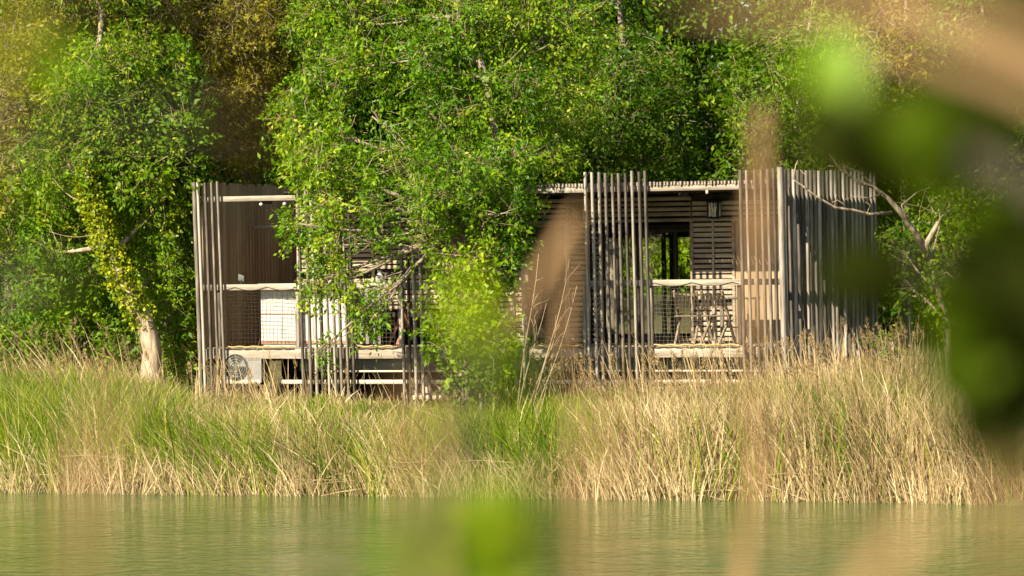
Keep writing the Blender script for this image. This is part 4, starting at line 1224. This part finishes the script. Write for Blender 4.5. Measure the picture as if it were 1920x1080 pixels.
near_plant("thin_willow_shoot", "blurred thin shoot with olive leaves close by at the top left", "shrub", -250, 2.4,
    [[(-250, None, 2.4, .014), (-220, 900, 2.4, .011), (-90, 300, 2.4, .007), (60, 20, 2.4, .003), (160, -60, 2.4, .002)],
     [(-220, 900, 2.4, .01), (-60, 560, 2.3, .005), (120, 500, 2.2, .002)],
     [(-90, 300, 2.4, .006), (150, 230, 2.2, .003), (450, 220, 2.1, .002)]],
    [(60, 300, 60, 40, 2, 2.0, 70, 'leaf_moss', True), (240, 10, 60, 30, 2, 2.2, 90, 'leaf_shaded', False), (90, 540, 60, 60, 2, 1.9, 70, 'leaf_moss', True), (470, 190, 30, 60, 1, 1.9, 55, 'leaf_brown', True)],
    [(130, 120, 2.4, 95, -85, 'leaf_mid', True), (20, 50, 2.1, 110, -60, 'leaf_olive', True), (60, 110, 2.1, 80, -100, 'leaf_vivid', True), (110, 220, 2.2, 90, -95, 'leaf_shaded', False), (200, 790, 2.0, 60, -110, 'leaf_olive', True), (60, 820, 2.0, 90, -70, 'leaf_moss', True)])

def near_reed(label, pts, r0, leafs=(), plume=None):
    """a dry reed: stem through pts, blade leaves and a seed plume"""
    b = at(*pts[0]); gz = float(ground_z(b.x, b.y)); bs = Vector((b.x, b.y, gz))
    root = empty("near_reed", bs); tag(root, label, "reed", "blurred dry reeds close to the camera")
    m = MB()
    P = [Vector((0, 0, -.05))] + [at(*q) - bs for q in pts]
    m.tube([tuple(p) for p in P], [r0] * (len(P) - 1) + [r0 * .5], 7); m.build("stem", M['near_straw'], root, True)
    for lf, wid in leafs:
        Q = [at(*q) - bs for q in lf]
        V, Fq = [], []
        N_ = 10
        for i in range(N_ + 1):
            t = i / N_ * (len(Q) - 1); k = min(int(t), len(Q) - 2); f = t - k
            p = Q[k].lerp(Q[k + 1], f); dd = (Q[k + 1] - Q[k]).normalized()
            sd_ = dd.cross(CAMV * .8 + SUNV * .4).normalized()
            w_ = wid * (math.sin(math.pi * min(1, .12 + .88 * i / N_)) ** .6) * .5
            V += [tuple(p - sd_ * w_), tuple(p + CAMV * w_ * -.3), tuple(p + sd_ * w_)]
        for i in range(N_):
            a = i * 3
            Fq += [(a, a + 1, a + 4, a + 3), (a + 1, a + 2, a + 5, a + 4)]
        mesh_np("blade", np.array(V), np.array(Fq), M['near_straw'], root, np.full(len(Fq), .55), smooth=True)
    if plume:
        (a, b_, wid) = plume
        A = at(*a) - bs; B = at(*b_) - bs
        rp = np.random.default_rng(5); n_ = 420
        t = rp.random(n_)[:, None]
        c = np.array(A) * (1 - t) + np.array(B) * t + rp.normal(size=(n_, 3)) * wid * .3 * (1.1 - t)
        V, Fq = leaves_mesh(c, unit(np.array(B - A)[None] / (B - A).length + rp.normal(size=(n_, 3)) * .5), unit(rp.normal(size=(n_, 3)) + SUNN), rp.uniform(.010, .022, n_), rp.uniform(.004, .007, n_))
        mesh_np("plume", V, Fq, M['near_straw'], root, rp.random(n_))
    return root
near_reed("blurred dry reed crossing the right slat screen, pale stem at the bottom", [(1395, 1500, 4.6), (1400, 1080, 4.6), (1405, 800, 4.6), (1420, 500, 4.6), (1428, 300, 4.6)], .004,
    [([(1385, 1180, 4.6), (1390, 1060, 4.6), (1412, 940, 4.6), (1430, 800, 4.6)], .013), ([(1412, 680, 4.6), (1410, 560, 4.6), (1425, 420, 4.6)], .010)], ((1420, 470, 4.6), (1432, 220, 4.6), .018))
near_reed("blurred dry reed with a bent leaf before the porch door", [(1090, 1500, 4.6), (1075, 1000, 4.6), (1060, 640, 4.6), (1068, 400, 4.6)], .0016,
    [([(1050, 660, 4.6), (1062, 540, 4.6), (1075, 400, 4.6)], .008), ([(1085, 390, 4.6), (1040, 460, 4.6), (1000, 540, 4.6), (955, 640, 4.6)], .0095)])
near_reed("blurred dry reed leaning over the grass at the lower left", [(120, 1500, 2.2), (150, 1000, 2.2), (175, 880, 2.2), (230, 720, 2.2)], .004,
    [([(160, 880, 2.2), (190, 800, 2.2), (245, 690, 2.2)], .010)])
near_reed("blurred brown reed leaf slanting at the bottom right", [(1560, 1500, 2.4), (1600, 1200, 2.4), (1700, 1000, 2.4)], .004,
    [([(1560, 1180, 2.4), (1630, 1090, 2.4), (1700, 1000, 2.4), (1760, 960, 2.4)], .013)])
near_reed("blurred short dry reed at the right edge above the water", [(1900, 1500, 2.4), (1890, 1080, 2.4), (1885, 880, 2.4)], .004,
    [([(1895, 1020, 2.4), (1880, 950, 2.4), (1880, 850, 2.4)], .010)])
near_reed("blurred broad dry reed leaves arching across the top right corner", [(2150, 1500, 2.1), (2120, 900, 2.1), (2080, 400, 2.1), (2040, 130, 2.1)], .006,
    [([(2060, 230, 2.1), (1900, 140, 2.1), (1740, 90, 2.1), (1600, 40, 2.1)], .011), ([(2060, 150, 2.1), (1900, 60, 2.1), (1700, -20, 2.1), (1450, 5, 2.1), (1250, -10, 2.1)], .012)])
near_reed("faint blurred dry reed left of the bottom centre", [(800, 1500, 2.0), (800, 1000, 2.0), (795, 760, 2.0)], .005, [([(805, 920, 2.0), (790, 820, 2.0), (770, 720, 2.0)], .009)])
near_reed("faint blurred dry reed right of the bottom centre", [(1130, 1500, 2.1), (1120, 1000, 2.1), (1100, 780, 2.1)], .004, [([(1115, 940, 2.1), (1110, 850, 2.1), (1140, 740, 2.1)], .009)])
